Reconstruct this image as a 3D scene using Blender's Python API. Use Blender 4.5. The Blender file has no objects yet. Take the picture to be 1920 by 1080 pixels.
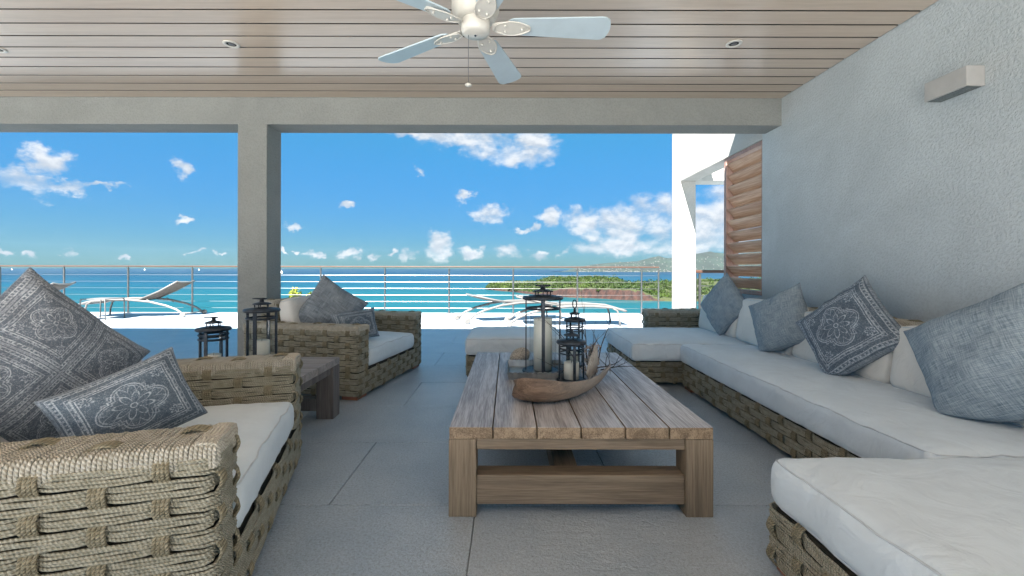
import bpy, bmesh, math, random
from mathutils import Vector, Matrix, noise

random.seed(7)
R = math.radians
PI = math.pi
sc = bpy.context.scene
col = sc.collection

# ------------------------------------------------------------------ camera
EYE = 1.10
cam_d = bpy.data.cameras.new('camera')
cam = bpy.data.objects.new('camera', cam_d)
col.objects.link(cam)
cam_d.sensor_width = 36.0
cam_d.lens = 36.0 * 820 / 1920
cam_d.clip_start = 0.05
cam_d.clip_end = 60000
cam_d.shift_x = 8 / 1920
cam_d.shift_y = -36 / 1920
cam.matrix_world = Matrix.Translation((0, 0, EYE)) @ Matrix.Rotation(R(90), 4, 'X') @ Matrix.Rotation(R(0.12), 4, 'Z')
sc.camera = cam

# ------------------------------------------------------------------ light
SUN_DIR = Vector((0.29, 0.75, -1.0)).normalized()      # the way the light travels
SUN_EL = math.asin(-SUN_DIR.z)
SUN_AZ = math.atan2(-SUN_DIR.x, -SUN_DIR.y)
sun_d = bpy.data.lights.new('sun', 'SUN')
sun_d.energy = 4.2
sun_d.angle = R(0.5)
sun_d.color = (1.0, 0.95, 0.88)
sun = bpy.data.objects.new('sun', sun_d)
col.objects.link(sun)
sun.rotation_euler = SUN_DIR.to_track_quat('-Z', 'Y').to_euler()

sc.view_settings.view_transform = 'Standard'
sc.view_settings.look = 'None'
sc.view_settings.gamma = 1.0
sc.view_settings.use_curve_mapping = False
sc.view_settings.exposure = 2.85

SKY_STRENGTH = 0.05
world = bpy.data.worlds.new('World')
sc.world = world
world.use_nodes = True


class NT:
    """small helper for node trees"""
    def __init__(s, tree):
        s.t = tree
        s.n = tree.nodes
        s.l = tree.links

    def node(s, typ, **kw):
        nd = s.n.new(typ)
        for k, v in kw.items():
            setattr(nd, k, v)
        return nd

    def put(s, sock, val):
        if isinstance(val, bpy.types.NodeSocket):
            s.l.new(val, sock)
        elif val is not None:
            sock.default_value = val

    def math(s, op, a, b=None, c=None, clamp=False):
        nd = s.node('ShaderNodeMath', operation=op, use_clamp=clamp)
        s.put(nd.inputs[0], a)
        if b is not None:
            s.put(nd.inputs[1], b)
        if c is not None:
            s.put(nd.inputs[2], c)
        return nd.outputs[0]

    def mix(s, f, a, b, mode='MIX'):
        nd = s.node('ShaderNodeMix', data_type='RGBA', blend_type=mode)
        s.put(nd.inputs['Factor'], f)
        s.put(nd.inputs[6], a if not isinstance(a, tuple) else (*a[:3], 1))
        s.put(nd.inputs[7], b if not isinstance(b, tuple) else (*b[:3], 1))
        return nd.outputs[2]

    def smooth(s, v, lo, hi, a=0.0, b=1.0):
        nd = s.node('ShaderNodeMapRange', interpolation_type='SMOOTHSTEP')
        s.put(nd.inputs[0], v)
        nd.inputs[1].default_value = lo
        nd.inputs[2].default_value = hi
        nd.inputs[3].default_value = a
        nd.inputs[4].default_value = b
        return nd.outputs[0]

    def noise(s, vec, scale, detail=4, rough=0.55, dist=0.0):
        nd = s.node('ShaderNodeTexNoise')
        if vec is not None:
            s.l.new(vec, nd.inputs['Vector'])
        nd.inputs['Scale'].default_value = scale
        nd.inputs['Detail'].default_value = detail
        nd.inputs['Roughness'].default_value = rough
        nd.inputs['Distortion'].default_value = dist
        return nd.outputs['Fac']

    def mapv(s, vec, scale=(1, 1, 1), loc=(0, 0, 0), rot=(0, 0, 0)):
        nd = s.node('ShaderNodeMapping')
        s.l.new(vec, nd.inputs['Vector'])
        nd.inputs['Scale'].default_value = scale
        nd.inputs['Location'].default_value = loc
        nd.inputs['Rotation'].default_value = rot
        return nd.outputs[0]

    def sep(s, v):
        nd = s.node('ShaderNodeSeparateXYZ')
        s.l.new(v, nd.inputs[0])
        return nd.outputs

    def comb(s, x, y, z=0.0):
        nd = s.node('ShaderNodeCombineXYZ')
        s.put(nd.inputs[0], x)
        s.put(nd.inputs[1], y)
        s.put(nd.inputs[2], z)
        return nd.outputs[0]


def build_world():
    t = NT(world.node_tree)
    t.n.clear()
    out = t.node('ShaderNodeOutputWorld')
    bg = t.node('ShaderNodeBackground')
    sky = t.node('ShaderNodeTexSky', sky_type='NISHITA')
    sky.sun_disc = False
    sky.sun_elevation = SUN_EL
    sky.sun_rotation = SUN_AZ % (2 * PI)
    sky.altitude = 30
    sky.air_density = 1.0
    sky.dust_density = 0.1
    sky.ozone_density = 1.6
    hsv = t.node('ShaderNodeHueSaturation')
    hsv.inputs['Saturation'].default_value = 1.18
    hsv.inputs['Value'].default_value = 1.0
    # the camera's film response to the bright band above the horizon
    lum = t.node('ShaderNodeRGBToBW')
    t.l.new(sky.outputs[0], lum.inputs[0])
    den = t.math('MULTIPLY_ADD', lum.outputs[0], 0.42, 0.60)
    sc3 = t.node('ShaderNodeVectorMath', operation='DIVIDE')
    t.l.new(sky.outputs[0], sc3.inputs[0])
    t.l.new(t.comb(den, den, den), sc3.inputs[1])
    t.l.new(sc3.outputs[0], hsv.inputs['Color'])
    tc = t.node('ShaderNodeTexCoord')
    x, y, z = t.sep(tc.outputs['Generated'])
    az = t.math('ARCTAN2', x, y)
    rr = t.math('SQRT', t.math('ADD', t.math('MULTIPLY', x, x), t.math('MULTIPLY', y, y)))
    el = t.math('DIVIDE', z, t.math('MAXIMUM', rr, 0.05))
    # the blue of deep air towards the horizon, the same all round
    hz = t.smooth(el, 0.0, 0.55)
    tint = t.mix(hz, (0.235, 0.575, 0.93), (0.29, 0.85, 0.71))
    skyc = t.mix(1.0, hsv.outputs[0], tint, 'MULTIPLY')
    # cumulus of the day: (px, py, rx, ry) read off the sky, kept as azimuth / slope
    cl = [(88, 305, 48, 26), (50, 345, 95, 24), (120, 352, 70, 15), (190, 352, 42, 7), (338, 320, 24, 22),
          (355, 411, 20, 7), (65, 476, 17, 8), (125, 476, 13, 11), (8, 480, 22, 6), (372, 475, 11, 5), (408, 479, 9, 6),
          (900, 262, 120, 26), (840, 254, 95, 20), (950, 280, 90, 30), (1210, 392, 52, 34), (985, 290, 72, 27), (780, 250, 75, 9), (1000, 262, 62, 26), (920, 402, 38, 18), (548, 425, 16, 8),
          (648, 386, 17, 8), (788, 322, 14, 10), (868, 370, 15, 15), (975, 434, 17, 9), (1030, 407, 28, 16),
          (1000, 430, 16, 8), (1098, 412, 46, 28), (1160, 425, 70, 55), (1225, 402, 62, 44), (1290, 430, 110, 72),
          (1150, 466, 95, 22), (1370, 410, 90, 80), (655, 476, 20, 13), (592, 480, 15, 8), (766, 476, 18, 14),
          (824, 462, 27, 30), (884, 474, 22, 14), (950, 473, 32, 15), (733, 476, 7, 9), (1056, 473, 14, 10),
          (530, 470, 6, 7), (560, 478, 9, 6), (700, 482, 12, 7), (240, 482, 14, 5), (1010, 478, 18, 9),
          (1500, 380, 120, 60), (1700, 330, 150, 60), (-150, 380, 120, 40), (-500, 300, 200, 80)]
    wn = t.node('ShaderNodeTexNoise')
    t.l.new(t.comb(az, t.math('MULTIPLY', el, 1.3), 3.0), wn.inputs['Vector'])
    wn.inputs['Scale'].default_value = 24
    wn.inputs['Detail'].default_value = 7
    wn.inputs['Roughness'].default_value = 0.62
    wr, wg, wb = t.sep(wn.outputs['Color'])
    az2 = t.math('ADD', az, t.math('MULTIPLY', t.math('SUBTRACT', wr, 0.5), 0.085))
    el2 = t.math('ADD', el, t.math('MULTIPLY', t.math('SUBTRACT', wg, 0.5), 0.065))
    m = None
    for cx, cy, rx, ry in cl:
        dx, dy = (cx - 952) / 820, (504 - cy)
        a = math.atan(dx)
        k = math.cos(a)
        e = dy / 820 * k
        sa, se = rx / 820 * k * k, ry / 820 * k
        u = t.math('MULTIPLY_ADD', az2, 1 / sa, -a / sa)
        v = t.math('MULTIPLY_ADD', el2, 1 / se, -e / se)
        d = t.math('ADD', t.math('MULTIPLY', u, u), t.math('MULTIPLY', v, v))
        q = t.math('SUBTRACT', 1.0, d)
        m = q if m is None else t.math('MAXIMUM', m, q)
    m = t.math('MAXIMUM', m, -1.6)
    vec = t.comb(az, t.math('MULTIPLY', el, 1.5), 0.0)
    n1 = t.noise(vec, 13, 9, 0.56, 0.15)
    n2 = t.noise(vec, 5.5, 6, 0.6, 0.2)
    # loose clouds in the rest of the sky, out of this view
    far = t.smooth(t.math('ABSOLUTE', az), 1.0, 1.5)
    n3 = t.noise(tc.outputs['Generated'], 2.6, 8, 0.6, 0.3)
    free = t.math('MULTIPLY', t.smooth(n3, 0.56, 0.68), t.math('MULTIPLY', far, t.smooth(el, 0.02, 0.12)))
    dens = t.math('ADD', m, t.math('MULTIPLY', t.math('SUBTRACT', n1, 0.5), 3.4))
    dens = t.math('ADD', dens, t.math('MULTIPLY', t.math('SUBTRACT', n2, 0.5), 1.2))
    dens = t.smooth(dens, -0.12, 1.25)
    dens = t.math('MAXIMUM', dens, free)
    dens = t.math('MULTIPLY', dens, t.smooth(el, 0.002, 0.02))
    n4 = t.noise(t.mapv(vec, (1, 1, 1), (0.0, 0.014, 0)), 13, 7, 0.56, 0.15)
    lit = t.smooth(t.math('SUBTRACT', n1, n4), -0.09, 0.10)
    body = t.smooth(m, 0.1, 1.0, 1.0, 0.55)
    lit = t.math('MULTIPLY_ADD', lit, 0.65, t.math('MULTIPLY', body, 0.35), clamp=True)
    ccol = t.mix(lit, (1.6, 1.78, 2.0), (2.85, 2.9, 2.95))
    fac = t.math('MULTIPLY', dens, 0.93)
    mixed = t.mix(fac, skyc, ccol)
    t.l.new(mixed, bg.inputs['Color'])
    bg.inputs['Strength'].default_value = SKY_STRENGTH
    t.l.new(bg.outputs[0], out.inputs['Surface'])


build_world()


# ------------------------------------------------------------------ object helpers
def tag(o, label=None, cat=None, group=None, kind=None):
    if label:
        o['label'] = label
    if cat:
        o['category'] = cat
    if group:
        o['group'] = group
    if kind:
        o['kind'] = kind
    return o


def empty(name, loc=(0, 0, 0), rz=0.0, label=None, cat=None, group=None, kind=None):
    o = bpy.data.objects.new(name, None)
    o.empty_display_size = 0.1
    col.objects.link(o)
    o.location = loc
    o.rotation_euler = (0, 0, rz)
    return tag(o, label, cat, group, kind)


def link(name, me, parent=None, loc=(0, 0, 0), rot=(0, 0, 0)):
    o = bpy.data.objects.new(name, me)
    col.objects.link(o)
    if parent:
        o.parent = parent
    o.location = loc
    o.rotation_euler = rot
    return o


def copy_tree(o, parent=None, kids=None):
    if kids is None:
        kids = {}
        for c in bpy.data.objects:
            if c.parent:
                kids.setdefault(c.parent.name, []).append(c)
    c = o.copy()
    col.objects.link(c)
    c.parent = parent
    for ch in kids.get(o.name, []):
        copy_tree(ch, c, kids)
    return c


class MB:
    def __init__(s):
        s.v = []
        s.f = []
        s.uv = []

    def add(s, vs, fs, uvs=None):
        b = len(s.v)
        s.v.extend([tuple(p) for p in vs])
        for i, f in enumerate(fs):
            s.f.append(tuple(b + k for k in f))
            s.uv.append(uvs[i] if uvs else None)
        return s

    def box(s, x0, x1, y0, y1, z0, z1):
        vs = [(x0, y0, z0), (x1, y0, z0), (x1, y1, z0), (x0, y1, z0), (x0, y0, z1), (x1, y0, z1), (x1, y1, z1), (x0, y1, z1)]
        fs = [(0, 3, 2, 1), (4, 5, 6, 7), (0, 1, 5, 4), (1, 2, 6, 5), (2, 3, 7, 6), (3, 0, 4, 7)]
        return s.add(vs, fs)

    def rbox(s, lx, ly, lz, r, c=(0, 0, 0), n=(1, 1, 1), fn=None, rs=1, M=None):
        hs = (lx / 2, ly / 2, lz / 2)
        ax = []
        for h, k in zip(hs, n):
            rr = min(r, h * 0.98)
            a = [-h + rr * (1 - math.cos(PI / 2 * i / rs)) if rs > 1 else -h + rr * i for i in range(rs)]
            a += [(-h + rr) + (2 * h - 2 * rr) * i / k for i in range(k + 1)]
            a += [-q for q in reversed(a[:rs])]
            ax.append(a)
        key = {}
        vs = []
        fs = []

        def vid(p):
            kk = (round(p[0], 6), round(p[1], 6), round(p[2], 6))
            if kk in key:
                return key[kk]
            q = []
            for i in range(3):
                rr = min(r, hs[i] * 0.98)
                q.append(max(-(hs[i] - rr), min(hs[i] - rr, p[i])))
            d = Vector(p) - Vector(q)
            if d.length > 1e-9:
                # scale to the sphere
                mx = max(abs(d[i]) / min(r, hs[i] * 0.98) for i in range(3))
                d = d.normalized() * (r * mx)
            w = Vector(q) + d
            if fn:
                w = fn(w)
            if M:
                w = M @ w
            key[kk] = len(vs)
            vs.append((w[0] + c[0], w[1] + c[1], w[2] + c[2]))
            return key[kk]
        for a in range(3):
            u, v = (a + 1) % 3, (a + 2) % 3
            for sg in (-1, 1):
                for i in range(len(ax[u]) - 1):
                    for j in range(len(ax[v]) - 1):
                        q = []
                        for (ii, jj) in ((i, j), (i + 1, j), (i + 1, j + 1), (i, j + 1)):
                            p = [0, 0, 0]
                            p[a] = sg * hs[a]
                            p[u] = ax[u][ii]
                            p[v] = ax[v][jj]
                            q.append(vid(p))
                        if sg < 0:
                            q.reverse()
                        fs.append(tuple(q))
        return s.add(vs, fs)

    def tube(s, pts, r, sides=6, closed=False, caps=True, pitch=0.0, frames=None):
        pts = [Vector(p) for p in pts]
        n = len(pts)
        rad = r if isinstance(r, (list, tuple)) else [r] * n
        vs, fs, uvs = [], [], []
        up = None
        L = [0.0]
        for i in range(n):
            if closed:
                tdir = pts[(i + 1) % n] - pts[i - 1]
            else:
                tdir = pts[min(i + 1, n - 1)] - pts[max(i - 1, 0)]
            tdir = tdir.normalized() if tdir.length > 1e-9 else Vector((0, 0, 1))
            if frames:
                a, b = frames[i]
            else:
                if up is None:
                    up = tdir.orthogonal().normalized()
                a = (up - tdir * up.dot(tdir))
                a = a.normalized() if a.length > 1e-6 else tdir.orthogonal().normalized()
                up = a
                b = tdir.cross(a)
            for k in range(sides):
                ph = 2 * PI * k / sides
                p = pts[i] + (a * math.cos(ph) + b * math.sin(ph)) * rad[i]
                vs.append(p)
            if i:
                L.append(L[-1] + (pts[i] - pts[i - 1]).length)
        m = n if closed else n - 1
        if closed:
            L.append(L[-1] + (pts[0] - pts[-1]).length)
        for i in range(m):
            j = (i + 1) % n
            for k in range(sides):
                k2 = (k + 1) % sides
                fs.append((i * sides + k, i * sides + k2, j * sides + k2, j * sides + k))
                u0, u1 = L[i], L[i + 1]
                v0, v1 = k / sides, (k + 1) / sides
                uvs.append(((u0, v0), (u0, v1), (u1, v1), (u1, v0)))
        if caps and not closed:
            fs.append(tuple(reversed(range(sides))))
            uvs.append(None)
            fs.append(tuple((n - 1) * sides + k for k in range(sides)))
            uvs.append(None)
        return s.add(vs, fs, uvs)

    def lathe(s, prof, c=(0, 0, 0), seg=20):
        vs, fs = [], []
        for (r, z) in prof:
            for k in range(seg):
                a = 2 * PI * k / seg
                vs.append((c[0] + r * math.cos(a), c[1] + r * math.sin(a), c[2] + z))
        for i in range(len(prof) - 1):
            for k in range(seg):
                k2 = (k + 1) % seg
                fs.append((i * seg + k, i * seg + k2, (i + 1) * seg + k2, (i + 1) * seg + k))
        if prof[0][0] > 1e-5:
            fs.append(tuple(reversed(range(seg))))
        if prof[-1][0] > 1e-5:
            fs.append(tuple((len(prof) - 1) * seg + k for k in range(seg)))
        return s.add(vs, fs)

    def grid(s, P, nu, nv, uv=None, closed_u=False):
        vs, fs, uvs = [], [], []
        for i in range(nu + 1):
            for j in range(nv + 1):
                vs.append(P(i / nu, j / nv))
        for i in range(nu):
            for j in range(nv):
                fs.append((i * (nv + 1) + j, (i + 1) * (nv + 1) + j, (i + 1) * (nv + 1) + j + 1, i * (nv + 1) + j + 1))
                uvs.append(((i / nu, j / nv), ((i + 1) / nu, j / nv), ((i + 1) / nu, (j + 1) / nv), (i / nu, (j + 1) / nv)))
        return s.add(vs, fs, uvs)

    def mesh(s, name, mat, smooth=False, merge=0.0, solid=0.0):
        me = bpy.data.meshes.new(name)
        me.from_pydata(s.v, [], s.f)
        if any(u is not None for u in s.uv):
            ul = me.uv_layers.new(name='UVMap')
            flat = []
            for f, u in zip(s.f, s.uv):
                for k in range(len(f)):
                    if u is None:
                        flat.extend((0.0, 0.0))
                    else:
                        flat.extend(u[k])
            ul.data.foreach_set('uv', flat)
        if merge or solid:
            bm = bmesh.new()
            bm.from_mesh(me)
            if merge:
                bmesh.ops.remove_doubles(bm, verts=bm.verts, dist=merge)
            if solid:
                bmesh.ops.recalc_face_normals(bm, faces=bm.faces)
                bmesh.ops.solidify(bm, geom=bm.faces[:], thickness=solid)
            bm.to_mesh(me)
            bm.free()
        if smooth:
            me.polygons.foreach_set('use_smooth', [True] * len(me.polygons))
        me.materials.append(mat)
        me.update()
        return me

    def build(s, name, mat, parent=None, smooth=False, loc=(0, 0, 0), rot=(0, 0, 0), merge=0.0, solid=0.0):
        return link(name, s.mesh(name, mat, smooth, merge, solid), parent, loc, rot)


# ------------------------------------------------------------------ materials
MATS = {}


def new_mat(name):
    m = bpy.data.materials.new(name)
    m.use_nodes = True
    t = NT(m.node_tree)
    b = t.n['Principled BSDF']
    return m, t, b


def bump(t, b, h, strength, dist, prev=None):
    nd = t.node('ShaderNodeBump')
    nd.inputs['Strength'].default_value = strength
    nd.inputs['Distance'].default_value = dist
    t.l.new(h, nd.inputs['Height'])
    if prev:
        t.l.new(prev, nd.inputs['Normal'])
    t.l.new(nd.outputs[0], b.inputs['Normal'])
    return nd.outputs[0]


def simple(name, c, rough=0.6, metal=0.0, var=0.12, nscale=12, bstr=0.0, bdist=0.002, bscale=80, spec=0.5, world=False, rnd=0.0):
    m, t, b = new_mat(name)
    tc = t.node('ShaderNodeTexCoord')
    vec = t.node('ShaderNodeNewGeometry').outputs['Position'] if world else tc.outputs['Object']
    n = t.noise(vec, nscale, 5, 0.6)
    lo = tuple(max(0, x * (1 - var)) for x in c)
    hi = tuple(min(1, x * (1 + var)) for x in c)
    cc = t.mix(t.smooth(n, 0.3, 0.7), lo, hi)
    if rnd:
        oi = t.node('ShaderNodeObjectInfo').outputs['Random']
        cc = t.mix(t.math('MULTIPLY', oi, rnd), cc, tuple(x * 0.45 for x in c))
    t.l.new(cc, b.inputs['Base Color'])
    b.inputs['Roughness'].default_value = rough
    b.inputs['Metallic'].default_value = metal
    b.inputs['Specular IOR Level'].default_value = spec
    if bstr:
        bump(t, b, t.noise(vec, bscale, 5, 0.65), bstr, bdist)
    return m


def stucco(name, c):
    m, t, b = new_mat(name)
    vec = t.node('ShaderNodeNewGeometry').outputs['Position']
    big = t.noise(vec, 1.6, 7, 0.68, 0.4)
    mid = t.noise(vec, 62, 3, 0.6, 0.25)
    fin = t.noise(vec, 120, 3, 0.6)
    cc = t.mix(t.smooth(big, 0.3, 0.7), tuple(x * 0.90 for x in c), tuple(x * 1.06 for x in c))
    cc = t.mix(t.smooth(mid, 0.35, 0.6, 0.22, 0.0), cc, tuple(x * 0.6 for x in c))
    t.l.new(cc, b.inputs['Base Color'])
    b.inputs['Roughness'].default_value = 0.85
    b.inputs['Specular IOR Level'].default_value = 0.25
    h = t.math('ADD', t.smooth(mid, 0.3, 0.62), t.math('MULTIPLY', fin, 0.5))
    bump(t, b, h, 0.6, 0.004)
    return m


def wood(name, dark, light, axis='Y', rough=0.55, scale=1.0, bstr=0.35, sheen=None, contrast=(0.32, 0.68), rnd=0.25, spec=0.4, side=None):
    m, t, b = new_mat(name)
    pos = t.node('ShaderNodeNewGeometry').outputs['Position']
    oi = t.node('ShaderNodeObjectInfo').outputs['Random']
    off = t.comb(t.math('MULTIPLY', oi, 37.0), t.math('MULTIPLY', oi, 11.0), t.math('MULTIPLY', oi, 23.0))
    add = t.node('ShaderNodeVectorMath', operation='ADD')
    t.l.new(pos, add.inputs[0])
    t.l.new(off, add.inputs[1])
    v = add.outputs[0]
    sx = {'X': (1.2, 22, 22), 'Y': (22, 1.2, 22), 'Z': (22, 22, 1.2)}[axis]
    sf = {'X': (6, 190, 190), 'Y': (190, 6, 190), 'Z': (190, 190, 6)}[axis]
    g1 = t.noise(t.mapv(v, tuple(q * scale for q in sx)), 1.0, 6, 0.62, 0.7)
    g2 = t.noise(t.mapv(v, tuple(q * scale for q in sf)), 1.0, 3, 0.6, 0.3)
    g = t.math('ADD', t.math('MULTIPLY', g1, 0.55), t.math('MULTIPLY', g2, 0.45))
    cc = t.mix(t.smooth(g, *contrast), dark, light)
    cc = t.mix(t.math('MULTIPLY', oi, rnd), cc, tuple((a + c) * 0.36 for a, c in zip(dark, light)))
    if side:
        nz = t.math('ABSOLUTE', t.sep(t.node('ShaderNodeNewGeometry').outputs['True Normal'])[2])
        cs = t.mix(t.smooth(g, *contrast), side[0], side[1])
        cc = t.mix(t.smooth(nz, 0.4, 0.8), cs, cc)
    t.l.new(cc, b.inputs['Base Color'])
    b.inputs['Roughness'].default_value = rough
    b.inputs['Specular IOR Level'].default_value = spec
    bump(t, b, g, bstr, 0.003)
    return m


def rope_mat(name, c, c2, freq=95.0, worn=0.5):
    m, t, b = new_mat(name)
    uv = t.node('ShaderNodeUVMap').outputs[0]
    u, v, _ = t.sep(uv)
    pos = t.node('ShaderNodeNewGeometry').outputs['Position']
    ph = t.math('ADD', t.math('MULTIPLY', u, freq), t.math('MULTIPLY', v, 2.0))
    w = t.math('SINE', t.math('MULTIPLY', ph, 2 * PI))
    w01 = t.math('MULTIPLY_ADD', w, 0.5, 0.5)
    n = t.noise(pos, 38, 4, 0.65)
    fib = t.noise(pos, 420, 2, 0.6)
    cc = t.mix(t.smooth(n, 0.3, 0.7), c, c2)
    cc = t.mix(t.math('MULTIPLY', t.smooth(w01, 0.0, 0.45, 1.0, 0.0), 0.5), cc, tuple(q * 0.33 for q in c))
    cc = t.mix(t.math('MULTIPLY', fib, 0.45), cc, tuple(q * 0.55 for q in c))
    t.l.new(cc, b.inputs['Base Color'])
    b.inputs['Roughness'].default_value = 0.75
    b.inputs['Specular IOR Level'].default_value = 0.3
    bump(t, b, w01, 0.9, 0.003)
    return m


def fabric(name, c, c2=None, weave=900, var=0.08, bstr=0.25, slub=0.0, rough=0.95):
    m, t, b = new_mat(name)
    pos = t.node('ShaderNodeTexCoord').outputs['Object']
    n = t.noise(pos, 5, 4, 0.6)
    cc = t.mix(t.smooth(n, 0.3, 0.7), tuple(q * (1 - var) for q in c), tuple(min(1, q * (1 + var)) for q in c))
    a = t.noise(t.mapv(pos, (weave * 0.05, weave * 0.4, weave * 0.5)), 1.0, 2, 0.5)
    d = t.noise(t.mapv(pos, (weave * 0.4, weave * 0.4, weave * 0.05)), 1.0, 2, 0.5)
    w = t.math('MULTIPLY', t.math('ADD', a, d), 0.5)
    if slub:
        cc = t.mix(t.math('MULTIPLY', t.smooth(w, 0.42, 0.58), slub), cc, c2 or c)
    t.l.new(cc, b.inputs['Base Color'])
    b.inputs['Roughness'].default_value = rough
    b.inputs['Specular IOR Level'].default_value = 0.15
    b.inputs['Sheen Weight'].default_value = 0.15
    wr = t.noise(pos, 6.5, 5, 0.5, 1.1)
    n1 = bump(t, b, wr, 0.5, 0.03)
    bump(t, b, w, bstr, 0.0015, n1)
    return m


def linen(name, dark, light, sc_=1.0):
    m, t, b = new_mat(name)
    uv = t.node('ShaderNodeUVMap').outputs[0]
    a = t.noise(t.mapv(uv, (7 * sc_, 150 * sc_, 1)), 1.0, 3, 0.6)
    d = t.noise(t.mapv(uv, (150 * sc_, 7 * sc_, 1), (3, 5, 0)), 1.0, 3, 0.6)
    w = t.math('MULTIPLY', t.math('ADD', a, d), 0.5)
    big = t.noise(uv, 4, 4, 0.6)
    f = t.smooth(w, 0.36, 0.64)
    f = t.math('MULTIPLY_ADD', t.math('SUBTRACT', big, 0.5), 0.5, f, clamp=True)
    t.l.new(t.mix(f, dark, light), b.inputs['Base Color'])
    b.inputs['Roughness'].default_value = 0.95
    b.inputs['Specular IOR Level'].default_value = 0.1
    pos = t.node('ShaderNodeTexCoord').outputs['Object']
    n1 = bump(t, b, t.noise(pos, 9, 4, 0.5, 0.8), 0.45, 0.025)
    bump(t, b, w, 0.5, 0.002, n1)
    return m


def printed(name, dark, light, reps=1.0, border=True):
    """slate cloth with a faded print: bands of lines round a four-lobed medallion with leaves"""
    m, t, b = new_mat(name)
    uv = t.node('ShaderNodeUVMap').outputs[0]
    u, v, _ = t.sep(uv)

    def cell(q):
        f = t.math('FRACT', t.math('MULTIPLY', q, reps))
        return t.math('MULTIPLY_ADD', f, 2.0, -1.0)
    x, y = cell(u), cell(v)
    ax, ay = t.math('ABSOLUTE', x), t.math('ABSOLUTE', y)
    mx = t.math('MAXIMUM', ax, ay)

    def line(val, at, w):
        return t.smooth(t.math('ABSOLUTE', t.math('SUBTRACT', val, at)), w * 0.45, w, 1.0, 0.0)
    acc = None

    def put(q, s=1.0):
        nonlocal acc
        if s != 1.0:
            q = t.math('MULTIPLY', q, s)
        acc = q if acc is None else t.math('MAXIMUM', acc, q)
    for at, w, s in ((0.64, 0.014, 1), (0.69, 0.02, 1), (0.75, 0.012, .8), (0.86, 0.016, 1), (0.93, 0.02, .9), (0.985, .02, .6)):
        put(line(mx, at, w), s)
    # motifs running along the outer band
    mn = t.math('MINIMUM', ax, ay)
    beads = t.math('MULTIPLY', t.smooth(t.math('SINE', t.math('MULTIPLY', mn, 62)), 0.0, 0.6), line(mx, 0.895, 0.028))
    put(beads, 0.9)
    beads2 = t.math('MULTIPLY', t.smooth(t.math('SINE', t.math('MULTIPLY', mn, 40)), 0.1, 0.7), line(mx, 0.72, 0.022))
    put(beads2, 0.7)
    # quatrefoil: four circles, and a cross of steps
    def dist(cx, cy, sx, sy):
        return t.math('SQRT', t.math('ADD', t.math('POWER', t.math('SUBTRACT', sx, cx), 2.0), t.math('POWER', t.math('SUBTRACT', sy, cy), 2.0)))
    c1 = dist(0.30, 0.0, ax, ay)
    c2 = dist(0.0, 0.30, ax, ay)
    dq = t.math('MINIMUM', c1, c2)
    sq = t.math('SUBTRACT', mx, 0.06)
    dq = t.math('MINIMUM', dq, sq)
    put(line(dq, 0.24, 0.016))
    put(line(dq, 0.195, 0.012), 0.8)
    # leaves inside lobes
    rad = dist(0.0, 0.0, x, y)
    th = t.math('ARCTAN2', y, x)
    pet = t.math('ABSOLUTE', t.math('SINE', t.math('MULTIPLY', th, 4.0)))
    put(t.math('MULTIPLY', t.smooth(t.math('ABSOLUTE', t.math('SUBTRACT', rad, t.math('MULTIPLY_ADD', pet, 0.20, 0.10))), 0.012, 0.03, 1, 0), 1.0))
    put(line(rad, 0.05, 0.016))
    pet2 = t.math('ABSOLUTE', t.math('SINE', t.math('MULTIPLY', th, 8.0)))
    put(t.math('MULTIPLY', t.smooth(t.math('ABSOLUTE', t.math('SUBTRACT', rad, t.math('MULTIPLY_ADD', pet2, 0.16, 0.32))), 0.01, 0.028, 1, 0), 0.7))
    # corner sprays
    dc = dist(0.52, 0.52, ax, ay)
    thc = t.math('ARCTAN2', t.math('SUBTRACT', ay, 0.52), t.math('SUBTRACT', ax, 0.52))
    pc = t.math('MULTIPLY_ADD', t.math('ABSOLUTE', t.math('SINE', t.math('MULTIPLY', thc, 3.0))), 0.07, 0.03)
    put(t.smooth(t.math('ABSOLUTE', t.math('SUBTRACT', dc, pc)), 0.01, 0.024, 1, 0), 0.9)
    vec = t.comb(t.math('MULTIPLY', u, 1.0), t.math('MULTIPLY', v, 1.0))
    nfine = t.noise(vec, 70, 4, 0.7)
    nbig = t.noise(vec, 7, 4, 0.6)
    scr = t.noise(vec, 26, 3, 0.6, 2.2)
    scroll = t.smooth(t.math('ABSOLUTE', t.math('SUBTRACT', scr, 0.5)), 0.008, 0.03, 0.65, 0.0)
    put(scroll)
    f = t.math('MULTIPLY', acc, t.smooth(nfine, 0.30, 0.60))
    f = t.math('MULTIPLY', f, t.smooth(nbig, 0.25, 0.7, 0.55, 1.0))
    speck = t.smooth(nfine, 0.55, 0.75, 0.0, 0.35)
    f = t.math('MAXIMUM', f, speck)
    cc = t.mix(f, t.mix(nbig, tuple(q * 0.8 for q in dark), tuple(q * 1.25 for q in dark)), light)
    t.l.new(cc, b.inputs['Base Color'])
    b.inputs['Roughness'].default_value = 0.95
    b.inputs['Specular IOR Level'].default_value = 0.1
    pos = t.node('ShaderNodeTexCoord').outputs['Object']
    n1 = bump(t, b, t.noise(pos, 10, 4, 0.5, 0.8), 0.4, 0.02)
    bump(t, b, t.math('ADD', acc, nfine), 0.35, 0.0015, n1)
    return m


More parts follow.
